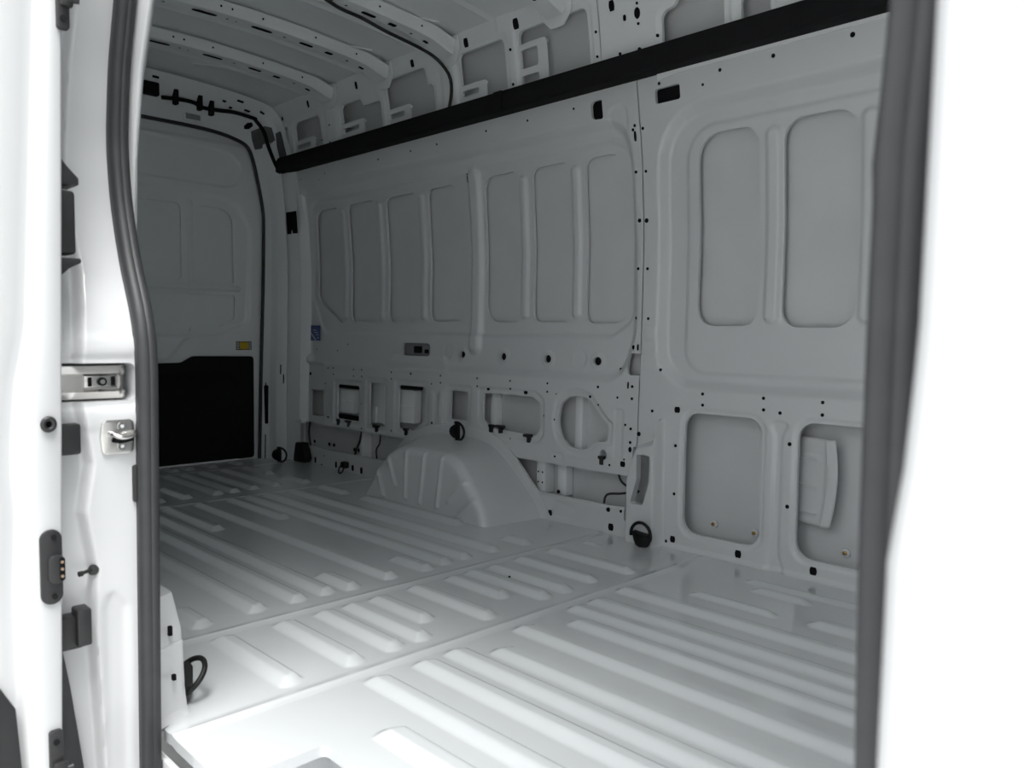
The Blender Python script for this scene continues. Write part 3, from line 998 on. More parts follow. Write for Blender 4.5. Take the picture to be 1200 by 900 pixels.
A, B = param(inn), param(outr)
secx = [(0.0, -4.70), (0.02, -4.668), (0.05, -4.66), (0.28, -4.630), (0.32, -4.618), (0.35, -4.565), (0.38, -4.553), (0.69, -4.505), (0.72, -4.506), (0.745, -4.535), (0.85, -4.535), (0.88, -4.46), (1.0, -4.40)]
P = np.zeros((len(A), len(secx), 3))
for i in range(len(A)):
    hdr = smooth01(np.array((A[i, 1] - 1.75) / 0.2))
    for j, (t, x) in enumerate(secx):
        xx = x * (1 - hdr) + (-4.67 + 0.17 * t) * hdr
        P[i, j] = (xx, A[i, 0] * (1 - t) + B[i, 0] * t, A[i, 1] * (1 - t) + B[i, 1] * t)
frame = grid_obj('wall_rear', P, INNER, flip=True, angle=28)
struct(frame, 'white frame of corner pillars and header around the rear door opening', 'wall')


def fr_pt(i_frac, t, off=0.0):
    i = int(i_frac * (len(A) - 1))
    a = P[i]
    ts = [s[0] for s in secx]
    return np.array([np.interp(t, ts, a[:, k]) for k in range(3)]) + np.array([off, -off, 0]) * 0.7


# corner pillar pressing between rear frame and side panel
P2 = []
for z in np.linspace(0.243, 1.75, 60):
    y = float(YW(z))
    k = float(smooth01(np.array((z - 1.33) / 0.16)))
    dp = 1 - 0.75 * k
    P2.append([(-4.50, y + 0.03, z), (-4.478, y - 0.005, z), (-4.462, y - 0.028 * dp, z), (-4.452, y - 0.032 * dp, z), (-4.405, y - 0.024 * dp, z), (-4.392, y - 0.012 * dp, z), (-4.372, y + 0.004, z), (-4.36, y + 0.02, z)])
grid_obj('corner_pressing', np.array(P2), INNER, wall, angle=28)
prism('pressing_end', roundpoly([(-4.48, 0.236), (-4.37, 0.236), (-4.37, 0.262), (-4.48, 0.262)], .004), far, 0.0, -0.03, INNER, wall, .002)
# dark slots in frame
def frame_patch(name, pts, m, off=0.002, th=0.004):
    """flat patch laid on the frame between pillar and wall: list of world points"""
    v = [Vector(p) for p in pts]
    n = (v[1] - v[0]).cross(v[2] - v[0]).normalized()
    if n.x < 0:
        n = -n
    vv = [p + n * off for p in v] + [p - n * th for p in v]
    k = len(v)
    F = [tuple(range(k))] + [tuple(range(k, 2 * k))[::-1]] + [(i, i + k, (i + 1) % k + k, (i + 1) % k) for i in range(k)]
    return mesh(name, vv, F, m, frame)


def frac_at_z(z):
    i = int(np.argmin(np.abs(A[:90, 1] - z)))
    return i / (len(A) - 1)


def patch_z(name, t0, t1, z0, z1, m, off=0.003):
    a, b = frac_at_z(z0), frac_at_z(z1)
    frame_patch(name, [fr_pt(a, t0), fr_pt(a, t1), fr_pt(b, t1), fr_pt(b, t0)], m, off)


patch_z('pillar_slot', 0.86, 0.985, 1.385, 1.512, HOLE)
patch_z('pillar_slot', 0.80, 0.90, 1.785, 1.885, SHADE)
patch_z('pillar_hole', 0.60, 0.68, 0.305, 0.335, HOLE)
for t0, z0 in [(0.50, 0.545), (0.50, 0.56), (0.52, 0.40), (0.53, 0.375), (0.51, 0.09), (0.53, 0.66), (0.60, 0.50), (0.60, 0.49), (0.16, 0.76), (0.16, 0.72), (0.16, 0.44), (0.17, 0.02), (0.17, 0.07), (0.17, 0.12), (0.10, 1.05), (0.62, 1.22), (0.60, 1.3)]:
    patch_z('pillar_hole', t0 - 0.012, t0 + 0.02, z0 - 0.006, z0 + 0.006, HOLE)

# ------------------------------------------------------------------ rear door
def door_map(u, v, d):       # u = y, v = z, d toward the outside
    return X_REAR - d + 0 * u, u, v


YL0 = 1.56
d_emb = [
    (roundpoly([(1.60, 0.76), (2.10, 0.76), (2.295, 0.84), (2.315, 1.40), (2.24, 1.53), (2.15, 1.575), (1.60, 1.60)], [.03, .08, .08, .1, .06, .1, .03]), 0.016, 0.03),
    (roundpoly([(1.62, 1.655), (2.165, 1.642), (2.235, 1.665), (2.262, 1.78), (2.19, 1.845), (1.70, 1.885), (1.62, 1.885)], [.02, .1, .03, .05, .06, .1, .02]), 0.009, 0.014),
    (rect(1.938, 1.960, 1.05, 1.54, 0.01), -0.012, 0.02),
    (rect(1.60, 2.25, 1.028, 1.052, 0.01), -0.012, 0.018),
    (roundpoly([(1.58, 0.60), (1.80, 0.62), (1.90, 0.735), (1.95, 0.765), (1.58, 0.765)], .04), -0.010, 0.03),
    (rect(1.50, 2.40, 1.90, 2.1), 0.012, 0.03),
]
DW = [rect(1.63, 1.898, 1.078, 1.520, 0.035), roundpoly([(1.992, 1.076), (2.213, 1.076), (2.207, 1.512), (1.992, 1.520)], [.02, .01, .09, .02]),
      roundpoly([(1.66, 0.778), (1.94, 0.778), (1.945, 0.806), (2.117, 0.812), (2.214, 0.862), (2.219, 1.003), (1.66, 1.004)], [.02, .005, .005, .03, .02, .02, .02])]
rd = empty('rear_door', (-4.70, 2.38, 0), 'white rear cargo door with a black lower trim panel', 'door')
o = sheet('door_panel', YL0, 2.392, 0.0, 1.975, 0.006, door_map, d_emb, DW, INNER, rim=0.012)
settle(o, rd)
o = mesh('outer_skin', [(-4.722, 1.5, -0.05), (-4.722, 2.42, -0.05), (-4.722, 2.42, 2.0), (-4.722, 1.5, 2.0)], [(0, 1, 2, 3)], INNER)
settle(o, rd)
TR = roundpoly([(1.62, 0.010), (2.315, 0.010), (2.318, 0.634), (1.944, 0.640), (1.875, 0.603), (1.62, 0.600)], [0, .02, .02, .05, .05, 0])
o = sheet('lower_trim', 1.60, 2.32, 0.005, 0.645, 0.006, lambda u, v, d: (X_REAR + 0.016 - d + 0 * u, u, v),
          [(roundpoly([(1.5, -.1), (2.215, -.1), (2.215, 0.47), (2.16, 0.525), (1.5, 0.525)], [0, 0, .04, .06, 0]), 0.014, 0.03)], [], MATTE, rim=0.016, keep=TR)
settle(o, rd)
o = mesh('latch_hole', [(X_REAR + 0.0015, 1.815 + 0.006 * math.cos(a), 0.718 + 0.006 * math.sin(a)) for a in np.linspace(0, 6.0, 10)], [tuple(range(10))], HOLE)
settle(o, rd)
o = mesh('rear_closing', [(-4.735, 0.4, -0.1), (-4.735, 2.66, -0.1), (-4.735, 2.66, 2.25), (-4.735, 0.4, 2.25)], [(0, 1, 2, 3)], SKIN, frame)
o = mesh('sill_closing', [(-4.74, 2.50, -0.012), (X_FRONT + .01, 2.50, -0.012), (X_FRONT + .01, 2.66, -0.055), (-4.74, 2.66, -0.055)], [(0, 1, 2, 3)], SKIN, wall)
# the second rear leaf, out of sight behind the near pillar, closes the opening
o = mesh('door_2', [(-4.70, 0.70, -0.02), (-4.70, 1.555, -0.02), (-4.70, 1.555, 2.0), (-4.70, 0.70, 2.0)], [(0, 1, 2, 3)], INNER)
struct(o, 'second white rear door leaf, closed', 'door')

lab = empty('warning_label', (X_REAR + 0.002, 2.262, 0.70), 'small yellow and white warning label on the rear door', 'label')
for nm, y0, y1, z0, z1, x, m in [('label_back', 2.213, 2.312, 0.674, 0.724, 0.002, HOLE), ('label_field', 2.236, 2.291, 0.679, 0.719, 0.003, YELLOW), ('label_end', 2.217, 2.232, 0.679, 0.719, 0.003, PRINT), ('label_end', 2.294, 2.308, 0.679, 0.719, 0.003, PRINT)]:
    settle(box(nm, (X_REAR + x - 0.001, X_REAR + x + 0.0006, y0, y1, z0, z1), m, None, 0), lab)
for y, z in [(2.2245, 0.708), (2.2245, 0.692), (2.301, 0.708), (2.301, 0.692)]:
    settle(box('label_mark', (X_REAR + 0.003, X_REAR + 0.0042, y - 0.003, y + 0.003, z - 0.005, z + 0.005), HOLE, None, 0), lab)
for k in range(3):
    settle(box('label_line', (X_REAR + 0.003, X_REAR + 0.0042, 2.25 + .013 * k, 2.252 + .013 * k, 0.684, 0.714), mat('label_print', (0.2, 0.13, 0.01), .5) if k == 0 else bpy.data.materials['label_print'], None, 0), lab)

# seal around the rear door
seal_r = tube('rear_door_seal', [(-4.672, y, z) for y, z in A[::2]], 0.012, RUBBER, None, 8, 0.03)
tag(seal_r, 'black rubber seal framing the rear door opening', 'seal')

# hinge cover and lamp, cable harness on the header
t0 = frac_at_z(0.36)
hc = box('hinge_cover', (-4.672, -4.632, 2.374, 2.408, 0.215, 0.455), MATTE, None, 0.006)
tag(hc, 'black hinge cover on the pillar beside the rear door seal', 'cover')


def on_header(y, f):
    """point on the header band at y, f = 0 seal .. 1 roof"""
    i = int(np.argmin(np.abs(A[:len(A) // 2, 0] - y) + (A[:len(A) // 2, 1] < 1.86) * 9))
    ts = [s[0] for s in secx]
    return np.array([np.interp(f, ts, P[i][:, k]) for k in range(3)])


har = [on_header(y, f) + np.array([0.02, 0, 0]) for y, f in [(1.735, 0.45), (1.78, 0.47), (1.84, 0.50), (1.91, 0.50), (1.96, 0.44), (2.03, 0.47), (2.12, 0.54), (2.20, 0.58)]]
har += [np.array(p) for p in [(-4.545, 2.275, 2.035), (-4.535, 2.325, 1.975), (-4.535, 2.36, 1.88), (-4.525, 2.395, 1.79), (-4.515, 2.425, 1.735)]]
hn = empty('cable_harness', (-4.58, 1.9, 2.05), 'black taped cable harness running over the rear door and down to the rail', 'cable')
settle(tube('cable', har, 0.011, MATTE, None, 8, 0.02), hn)
for y, f in [(1.815, 0.52), (1.945, 0.52), (2.01, 0.47)]:
    c = on_header(y, f) + np.array([0.02, 0, 0])
    settle(box('clip', (c[0] - 0.02, c[0] + 0.018, c[1] - 0.014, c[1] + 0.012, c[2] - 0.040, c[2] + 0.042), MATTE, None, 0.006), hn)
c = on_header(1.66, 0.62) + np.array([0.02, 0, 0])
bx_ = box('control_box', (c[0] - 0.03, c[0] + 0.012, 1.54, 1.728, 2.052, 2.122), MATTE, None, 0.008)
tag(bx_, 'black control box on the header above the rear door', 'box')
c = on_header(1.935, 0.2) + np.array([0.006, 0, 0])
lamp = empty('header_lamp', tuple(c), 'small rectangular lamp recess in the header above the rear door', 'lamp')
settle(box('lamp_rim', (c[0] - 0.006, c[0] + 0.004, c[1] - 0.055, c[1] + 0.055, c[2] - 0.026, c[2] + 0.026), INNER, None, 0.004), lamp)
settle(box('lamp_lens', (c[0], c[0] + 0.006, c[1] - 0.042, c[1] + 0.042, c[2] - 0.017, c[2] + 0.017), LENS, None, 0.003), lamp)
def hdr_shape(name, pts, m):
    v = [on_header(y, f) for y, f in pts]
    frame_patch(name, v, m, 0.006, 0.004)


hdr_shape('header_hole', [(2.203 + 0.016 * math.cos(a), 0.40 + 0.10 * math.sin(a)) for a in np.linspace(0, 5.8, 12)], HOLE)
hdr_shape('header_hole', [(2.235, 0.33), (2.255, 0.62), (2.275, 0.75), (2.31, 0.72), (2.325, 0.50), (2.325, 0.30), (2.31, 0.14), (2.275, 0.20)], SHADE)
for y, f in [(1.70, 0.86), (1.78, 0.74), (2.04, 0.74), (2.08, 0.64), (2.20, 0.80), (2.15, 0.70), (2.10, .85)]:
    hdr_shape('header_hole', [(y - 0.008, f - 0.02), (y + 0.008, f - 0.02), (y + 0.008, f + 0.02), (y - 0.008, f + 0.02)], HOLE)

# blue sticker on the wall
st = empty('blue_sticker', (-4.32, 2.53, 0.78), 'small blue sticker with white lines on the far wall near the rear corner', 'sticker')
DS = 0.020
settle(prism('sticker_field', rect(-4.383, -4.258, 0.735, 0.826, 0.002, 2), far, DS + .001, DS - .002, BLUE), st)
for pts in [[(-4.375, 0.822), (-4.369, 0.822), (-4.369, 0.790), (-4.375, 0.787)], [(-4.375, 0.789), (-4.369, 0.792), (-4.296, 0.738), (-4.304, 0.736)],
            [(-4.335, 0.795), (-4.30, 0.795), (-4.30, 0.799), (-4.335, 0.799)], [(-4.318, 0.782), (-4.275, 0.782), (-4.275, 0.786), (-4.318, 0.786)],
            [(-4.30, 0.768), (-4.27, 0.768), (-4.27, 0.772), (-4.30, 0.772)], [(-4.285, 0.75), (-4.27, 0.75), (-4.27, 0.756), (-4.285, 0.756)]]:
    settle(prism('sticker_line', pts, far, DS - .0015, DS - .0028, PRINT), st)

# ------------------------------------------------------------------ near side wall, front bulkhead (mostly out of view)
nw = sheet('wall_right', -4.72, X_FRONT, -0.02, 2.135, 0.05, near, [], [rect(-1.82, -0.10, -0.1, 1.80, 0.12)], INNER, rim=0.05, base=lambda U, V: 0 * U + 0.0)
struct(nw, 'door side wall of the van with the sliding door opening', 'wall')
bh = mesh('wall_front', [(X_FRONT, 0.5, -0.1), (X_FRONT, 2.66, -0.1), (X_FRONT, 2.66, 2.25), (X_FRONT, 0.5, 2.25)], [(0, 1, 2, 3)], INNER)
struct(bh, 'white bulkhead behind the cab', 'wall')

# ------------------------------------------------------------------ rear pillar of the sliding door opening
zz = [-0.7, -0.06, 0.45, 0.743, 0.815, 0.923, 1.041, 1.159, 1.303, 1.419, 1.70]
xx = [-1.600, -1.592, -1.579, -1.570, -1.584, -1.645, -1.688, -1.706, -1.685, -1.643, -1.55]
_zs = np.linspace(-0.7, 1.7, 241)
_xs = np.convolve(np.pad(np.interp(_zs, zz, xx), 4, mode='edge'), np.ones(9) / 9, mode='valid')
xs_seal = lambda z: np.interp(z, _zs, _xs)
crease_y = lambda z: np.interp(z, [-0.1, 0.17, 0.24, 0.35, 0.46, 0.55, 0.60, 0.68, 0.78, 0.90, 1.08, 1.38], [.487, .474, .470, .474, .456, .470, .462, .452, .458, .472, .464, .478])


def jamb(u, v, d):          # u = y across the pillar, v = z, d = rearward
    t = smooth01((u - 0.43) / 0.12)
    xo = 0.85 * xs_seal(v) - 0.15 * 1.62 - 0.012
    x = xo * (1 - t) + (xs_seal(v) - 0.014) * t
    st_ = 0.022 * smooth01((crease_y(v) - u) / 0.016 + 0.5)
    sh = 0.0 * u
    return x - st_ - sh - d, u + 0 * v, v + 0 * u


POCK = rect(0.36, 0.550, 0.664, 0.735, 0.012)
pil = sheet('door_pillar', 0.412, 0.575, -0.68, 1.70, 0.004, jamb,
            [(rect(0.36, 0.556, 0.652, 0.748, 0.016), 0.004, 0.008), (rect(0.30, 0.60, 0.755, 0.785, .01), -0.003, 0.02), (rect(0.30, .60, 0.615, 0.645, .01), -0.003, 0.02),
             (roundpoly([(0.49, -0.7), (0.53, -0.7), (0.53, 0.27), (0.50, 0.31), (0.49, 0.27)], .02), 0.005, 0.02)],
            [POCK], PAINT, rim=0.05)
struct(pil, 'white door pillar behind the open sliding door', 'pillar')
# flange inside the seal and the inner post below it
xf = lambda z: np.interp(z, [-0.7, 0.0, 0.75, 0.9, 0.98, 1.157, 1.306, 1.42, 1.7], [-1.64, -1.64, -1.63, -1.69, -1.722, -1.708, -1.668, -1.612, -1.50])
P3 = []
for z in np.linspace(-0.3, 1.7, 120):
    s = float(xs_seal(z))
    f = float(xf(z))
    P3.append([(s - 0.018, 0.568, z), (s - 0.026, 0.574, z), (f - 0.002, 0.596, z), (f, 0.600, z), (f - 0.004, 0.606, z), (f - 0.10, 0.64, z)])
grid_obj('pillar_flange', np.array(P3), PAINT, pil, flip=False, angle=60)
bm = bmesh.new()
prof = [(0.0, -1.635, -1.70), (0.012, -1.650, -1.71), (0.05, -1.660, -1.72), (0.145, -1.667, -1.73), (0.146, -1.672, -1.73), (0.17, -1.675, -1.73), (0.235, -1.722, -1.75)]
rows = []
for z, xa, xb in prof:
    rows.append([bm.verts.new(c) for c in [(xa + 0.03, 0.585, z), (xa, 0.655, z), (xa - 0.01, 0.665, z), (xb - 0.10, 0.665, z), (xb - 0.10, 0.585, z)]])
for a, b in zip(rows, rows[1:]):
    for k in range(5):
        bm.faces.new((a[k], a[(k + 1) % 5], b[(k + 1) % 5], b[k]))
bm.faces.new(rows[-1])
bm.faces.new(rows[0][::-1])
ip = from_bm('inner_post', bm, PAINT, pil)
for (xa, ya, z, h) in [(-1.664, 0.632, 0.178, 0.012), (-1.648, 0.632, 0.085, 0.007)]:
    box('square_hole', (xa + 0.002, xa + 0.0112, ya - 0.0035, ya + 0.0035, z - h * .8, z + h * .8), HOLE, pil, 0)

# seals of the sliding door opening: a bulb with a lip
def seal_thing(name, path, label, r=0.014, sgn=1):
    e = empty(name, tuple(path[0]), label, 'seal')
    settle(tube('bulb', path, r, RUBBER, None, 12, 0.03), e)
    p2 = [(x + 0.004 * sgn, y + 0.010, z) for x, y, z in path]
    p3 = [(x - 0.012 * sgn, y - 0.003, z) for x, y, z in path]
    settle(tube('lip', p3, r * 0.72, RUBBER, None, 10, 0.03), e)
    settle(tube('grip', p2, r * 0.8, RUBBER, None, 10, 0.03), e)
    return e


seal_thing('door_seal', [(float(xs_seal(z)), 0.562, z) for z in np.linspace(-0.6, 1.65, 70)], 'black rubber seal down the pillar at left of the door opening', 0.0155)

# guide rail end, striker, buffers on the pillar
gr = empty('guide_rail', (-1.66, 0.49, 0.70), 'chromed guide rail end with a bolt set in the pillar pocket', 'rail')
prof = [(-0.034, 0.018), (-0.031, 0.0), (-0.018, -0.006), (-0.014, 0.008), (0.012, 0.008), (0.016, -0.006), (0.030, 0.0), (0.034, 0.018)]
pts = []
for y in np.linspace(0.405, 0.537, 12):
    pts.append([(-1.612 - (0.538 - y) * 0.10 - d, y, 0.699 + zz_) for zz_, d in prof])
g_ = grid_obj('rail_channel', np.array(pts), STEEL, None, angle=30)
g_.modifiers.new('thick', 'SOLIDIFY').thickness = 0.003
settle(g_, gr)
settle(box('rail_plate', (-1.632, -1.6205, 0.470, 0.535, 0.688, 0.711), STEEL, None, 0.002), gr)
settle(box('plate_slot', (-1.622, -1.6195, 0.476, 0.483, 0.691, 0.708), HOLE, None, 0.0), gr)
settle(box('plate_slot', (-1.622, -1.6195, 0.517, 0.524, 0.691, 0.708), HOLE, None, 0.0), gr)
V, F = tube_vf([(-1.625, 0.500, 0.6995), (-1.614, 0.500, 0.6995)], 0.008, 14, smooth=False)
settle(mesh('bolt', V, F, MATTE, None, True, 40), gr)
V, F = tube_vf([(-1.62, 0.500, 0.6995), (-1.6125, 0.500, 0.6995)], 0.0045, 10, smooth=False)
settle(mesh('bolt_socket', V, F, STEEL, None, True, 40), gr)
pb = mesh('pocket_back', [(-1.70, 0.36, 0.655), (-1.67, 0.56, 0.655), (-1.67, 0.56, 0.745), (-1.70, 0.36, 0.745)], [(0, 1, 2, 3)], SKIN, pil)

stp = empty('striker', (-1.60, 0.521, 0.598), 'chrome door striker plate with two screws on the white pillar', 'striker')
jm = lambda u, v, d: jamb(np.asarray(u), np.asarray(v), d)
settle(prism('striker_plate', roundpoly([(0.488, 0.565), (0.543, 0.565), (0.545, 0.599), (0.543, 0.630), (0.488, 0.630), (0.485, 0.599)], .010), jm, 0.0, -0.007, STEEL, None, 0.003), stp)
for z in (0.580, 0.6175):
    x = float(jamb(np.float64(0.521), np.float64(z), 0)[0])
    V, F = tube_vf([(x + 0.004, 0.521, z), (x + 0.011, 0.521, z)], 0.0075, 14, smooth=False)
    s = mesh('screw', V, F, STEEL, None, True, 40)
    settle(s, stp)
    V, F = tube_vf([(x + 0.009, 0.521, z), (x + 0.0116, 0.521, z)], 0.0035, 6, smooth=False)
    settle(mesh('screw_socket', V, F, SKIN, None, True, 40), stp)
x = float(jamb(np.float64(0.52), np.float64(0.598), 0)[0])
settle(tube('striker_loop', [(x, 0.500, 0.606), (x + 0.018, 0.503, 0.604), (x + 0.026, 0.512, 0.600), (x + 0.027, 0.525, 0.599), (x + 0.022, 0.538, 0.602), (x + 0.002, 0.543, 0.606)], 0.0048, STEEL, None, 10, 0.004), stp)
settle(tube('striker_recess', [(x + 0.006, 0.505, 0.593), (x + 0.008, 0.52, 0.590), (x + 0.006, 0.54, 0.593)], 0.005, HOLE, None, 8, 0.004), stp)

pin = empty('pillar_pin', (-1.62, 0.474, 0.350), 'small black rubber stop pin on the white pillar', 'pin')
xj = float(jamb(np.float64(0.474), np.float64(0.35), 0)[0])
settle(tube('pin_shaft', [(xj, 0.476, 0.350), (xj + 0.008, 0.463, 0.350), (xj + 0.014, 0.448, 0.349)], 0.0035, PLASTIC, None, 10, 0.01), pin)
settle(tube('pin_collar', [(xj, 0.476, 0.350), (xj + 0.008, 0.472, 0.350)], 0.010, PLASTIC, None, 12, 0.01), pin)
settle(tube('pin_tip', [(xj + 0.013, 0.452, 0.349), (xj + 0.015, 0.446, 0.349)], 0.0052, PLASTIC, None, 10, 0.01), pin)

xb = float(jamb(np.float64(0.547), np.float64(0.505), 0)[0])
o = box('buffer_strip', (xb - 0.004, xb + 0.010, 0.541, 0.553, 0.470, 0.541), PLASTIC, None, 0.004)
tag(o, 'short black rubber buffer strip beside the pillar seal', 'buffer')

# ------------------------------------------------------------------ open sliding door at the left
sd = empty('sliding_door', (-1.57, 0.37, -0.6), 'open white sliding door seen edge on at the left', 'door')  # edge and fitting positions below scaled about the camera, baked in as numbers
yL = lambda z: np.interp(z, [-0.8268, 0.0408, 0.1493, 0.3662, 0.4855, 0.5506, 0.6048, 0.7024, 0.8, 0.9193, 1.3423, 1.993], [0.3449, 0.3449, 0.3422, 0.3422, 0.3481, 0.3438, 0.3449, 0.3525, 0.3709, 0.3763, 0.3969, 0.4175])
yI = lambda z: np.interp(z, [-0.8268, 0.0235, 0.7024, 1.3509, 1.993], [0.3817, 0.3958, 0.411, 0.4262, 0.4338])
XE = -1.540
P4 = []
for z in np.linspace(-0.66, 1.88, 150):
    l, i_ = float(yL(z)), float(yI(z))
    sk = 0.236 + 0.03 * max(0, z - 0.7)
    P4.append([(-3.1, i_ + 0.01, z), (XE - 0.08, i_ + 0.008, z), (XE - 0.015, i_ + 0.004, z), (XE - 0.004, i_ + 0.001, z), (XE, i_ - 0.003, z), (XE, l + 0.003, z), (XE - 0.002, l, z), (XE - 0.010, l - 0.006, z),
               (XE - 0.012, l - 0.014, z), (XE - 0.006, l - 0.026, z), (XE - 0.004, sk + 0.045, z), (XE - 0.010, sk + 0.025, z), (XE - 0.03, sk + 0.008, z), (XE - 0.07, sk, z), (-3.1, sk - 0.01, z)])
settle(grid_obj('door_shell', np.array(P4), PAINT, None, flip=True, angle=60), sd)


def edge_map(u, v, d):
    return XE + d + 0 * u, u + 0 * v, v + 0 * u


V, F = tube_vf([(XE + 0.006, 0.3877 + 0.0085 * math.cos(a), 0.6346 + 0.0096 * math.sin(a)) for a in np.linspace(0, 2 * math.pi, 25)[:-1]], 0.0046, 8, closed=True, smooth=False)
settle(mesh('grommet', V, F, PLASTIC, None, True, 50), sd)
settle(prism('grommet_hole', ell(0.3877, 0.6346, 0.0082, 0.0093, 18), edge_map, 0.0, 0.002, HOLE), sd)
cp = prism('contact_plate', rect(0.3693, 0.4040, 0.3212, 0.4519, 0.017, 8), edge_map, 0.0, 0.006, PLASTIC, None, 0.002)
settle(cp, sd)
cb = prism('contact_block', rect(0.3796, 0.4051, 0.3586, 0.4080, 0.010, 6), edge_map, 0.004, 0.016, PLASTIC, None, 0.003)
settle(cb, cp)
cf = prism('contact_face', rect(0.3964, 0.4045, 0.3640, 0.4036, 0.003, 3), edge_map, 0.014, 0.0175, HOLE, None)
settle(cf, cp)
for z in (0.3716, 0.3841, 0.3966):
    V, F = tube_vf([(XE + 0.015, 0.3996, z), (XE + 0.0195, 0.3996, z)], 0.0026, 8, smooth=False)
    settle(mesh('contact_pin', V, F, COPPER, None, True, 40), cp)
for z, y in ((0.4399, 0.3904), (0.3347, 0.3899)):
    V, F = tube_vf([(XE + 0.004, y, z), (XE + 0.009, y, z)], 0.0044, 10, smooth=False)
    settle(mesh('plate_screw', V, F, MATTE, None, True, 40), cp)
for z0, z1, y0, y1 in [(1.3010, 1.3856, 0.4165, 0.4360), (-0.0025, 0.0972, 0.3752, 0.3969)]:
    b = prism('catch_bracket', roundpoly([(y0, z0), (y1, z0), (y1, z1), (y0, z1)], .006), edge_map, 0.0, 0.010, PLASTIC, None, 0.002)
    settle(b, sd)
    zc = z0 + 0.049 if z0 > 1 else z0 + 0.030
    settle(box('catch_arm', (XE + 0.006, XE + 0.020, y0 + 0.004, y1 + 0.004, zc - 0.013, zc + 0.015), PLASTIC, None, 0.004), b)
    V, F = tube_vf([(XE + 0.014, y1, zc), (XE + 0.016, y1 + 0.013, zc + .001)], 0.0055, 10, smooth=False)
    settle(mesh('catch_pin', V, F, PLASTIC, None, True, 40), b)
    zs_ = z0 + 0.017 if z0 > 1 else z1 - 0.019
    V, F = tube_vf([(XE + 0.008, (y0 + y1) / 2 - .001, zs_), (XE + 0.013, (y0 + y1) / 2 - .001, zs_)], 0.0052, 10, smooth=False)
    settle(mesh('catch_screw', V, F, MATTE, None, True, 40), b)
# stop blocks and black guides between door and pillar
settle(box('stop_block', (-1.60, -1.575, 0.412, 0.4505, 0.572, 0.628), PLASTIC, None, 0.005), sd)
settle(box('stop_block', (-1.61, -1.575, 0.405, 0.447, 0.217, 0.278), PLASTIC, None, 0.005), sd)
settle(box('stop_pad', (-1.60, -1.560, 0.432, 0.4565, 0.224, 0.292), PLASTIC, None, 0.004), sd)
gmap = lambda u, v, d: (-1.58 + d + 0 * u, u + 0 * v, v + 0 * u)
settle(prism('guide_wedge', roundpoly([(0.4121, 1.1091), (0.4338, 1.0798), (0.4522, 1.0603), (0.4522, 1.0473), (0.4121, 1.0473)], .004), gmap, -0.04, 0.02, PLASTIC, None, 0.002), sd)
settle(box('guide_roller', (-1.62, -1.565, 0.407, 0.4475, 0.9280, 1.0386), PLASTIC, None, 0.006), sd)
settle(prism('guide_wedge', roundpoly([(0.4067, 0.9215), (0.4533, 0.9215), (0.4533, 0.9139), (0.4338, 0.9030), (0.4067, 0.8759)], .004), gmap, -0.04, 0.02, PLASTIC, None, 0.002), sd)
settle(prism('gap_shade', roundpoly([(0.39, 0.36), (0.405, 0.36), (0.415, 0.22), (0.4275, 0.14), (0.452, -0.06), (0.46, -0.15), (0.39, -0.15)], .005), lambda u, v, d: (-1.595 + d + 0 * u, u + 0 * v, v + 0 * u), -0.02, 0.0, RUBBER, None, 0.002), sd)  # black plate painted as the shade in the gap below the stop block
# black rubbing strip wrapping onto the outer skin
settle(prism('rubbing_strip', roundpoly([(0.2440, -0.2845), (0.3351, -0.2845), (0.3335, 0.0408), (0.3264, 0.1547), (0.3069, 0.1927), (0.2440, 0.2577)], [0, .004, .02, .006, .006, 0]), lambda u, v, d: (XE - 0.004 + d + 0 * u, u + 0 * v, v + 0 * u), -0.03, 0.012, PLASTIC, None, 0.004), sd)

# ------------------------------------------------------------------ front pillar: seal and cab door at the right
zr_ = np.linspace(-0.5, 1.7, 60)
pathR = [(float(np.interp(z, [-0.5, 0.5, 0.66, 0.8, 0.92, 1.0, 1.7], [-.205, -.208, -.211, -.211, -.210, -.205, -.17])), 0.552, float(z)) for z in zr_]
sealR = seal_thing('door_seal', pathR, 'blurred black rubber seal at the right edge of the door opening', 0.0145, -1)
bulge = [(float(np.interp(z, [0.60, 0.75, 0.92, 1.0, 1.1], [-.212, -.214, -.222, -.214, -.20])), 0.566, float(z)) for z in np.linspace(0.60, 1.1, 20)]
settle(tube('seal_fold', bulge, 0.010, RUBBER, None, 10, 0.03), sealR)
P5 = []
for z in np.linspace(-0.66, 1.8, 100):
    e = float(np.interp(z, [-0.7, 0.50, 0.57, 0.686, 0.727, 0.797, 0.882, 0.964, 1.8], [-.164, -.164, -.164, -.163, -.157, -.152, -.151, -.150, -.14]))
    P5.append([(e + 0.03, 0.56, z), (e + 0.012, 0.50, z), (e, 0.46, z), (e - 0.001, 0.44, z), (e + 0.002, 0.43, z), (e + 0.012, 0.420, z), (e + 0.03, 0.414, z), (0.25, 0.40, z), (0.9, 0.385, z), (1.6, 0.40, z)])
cd = grid_obj('cab_door', np.array(P5), PAINT, None, flip=False, angle=60)
tag(cd, 'white outer panel of the cab door, blurred, filling the right side', 'door')

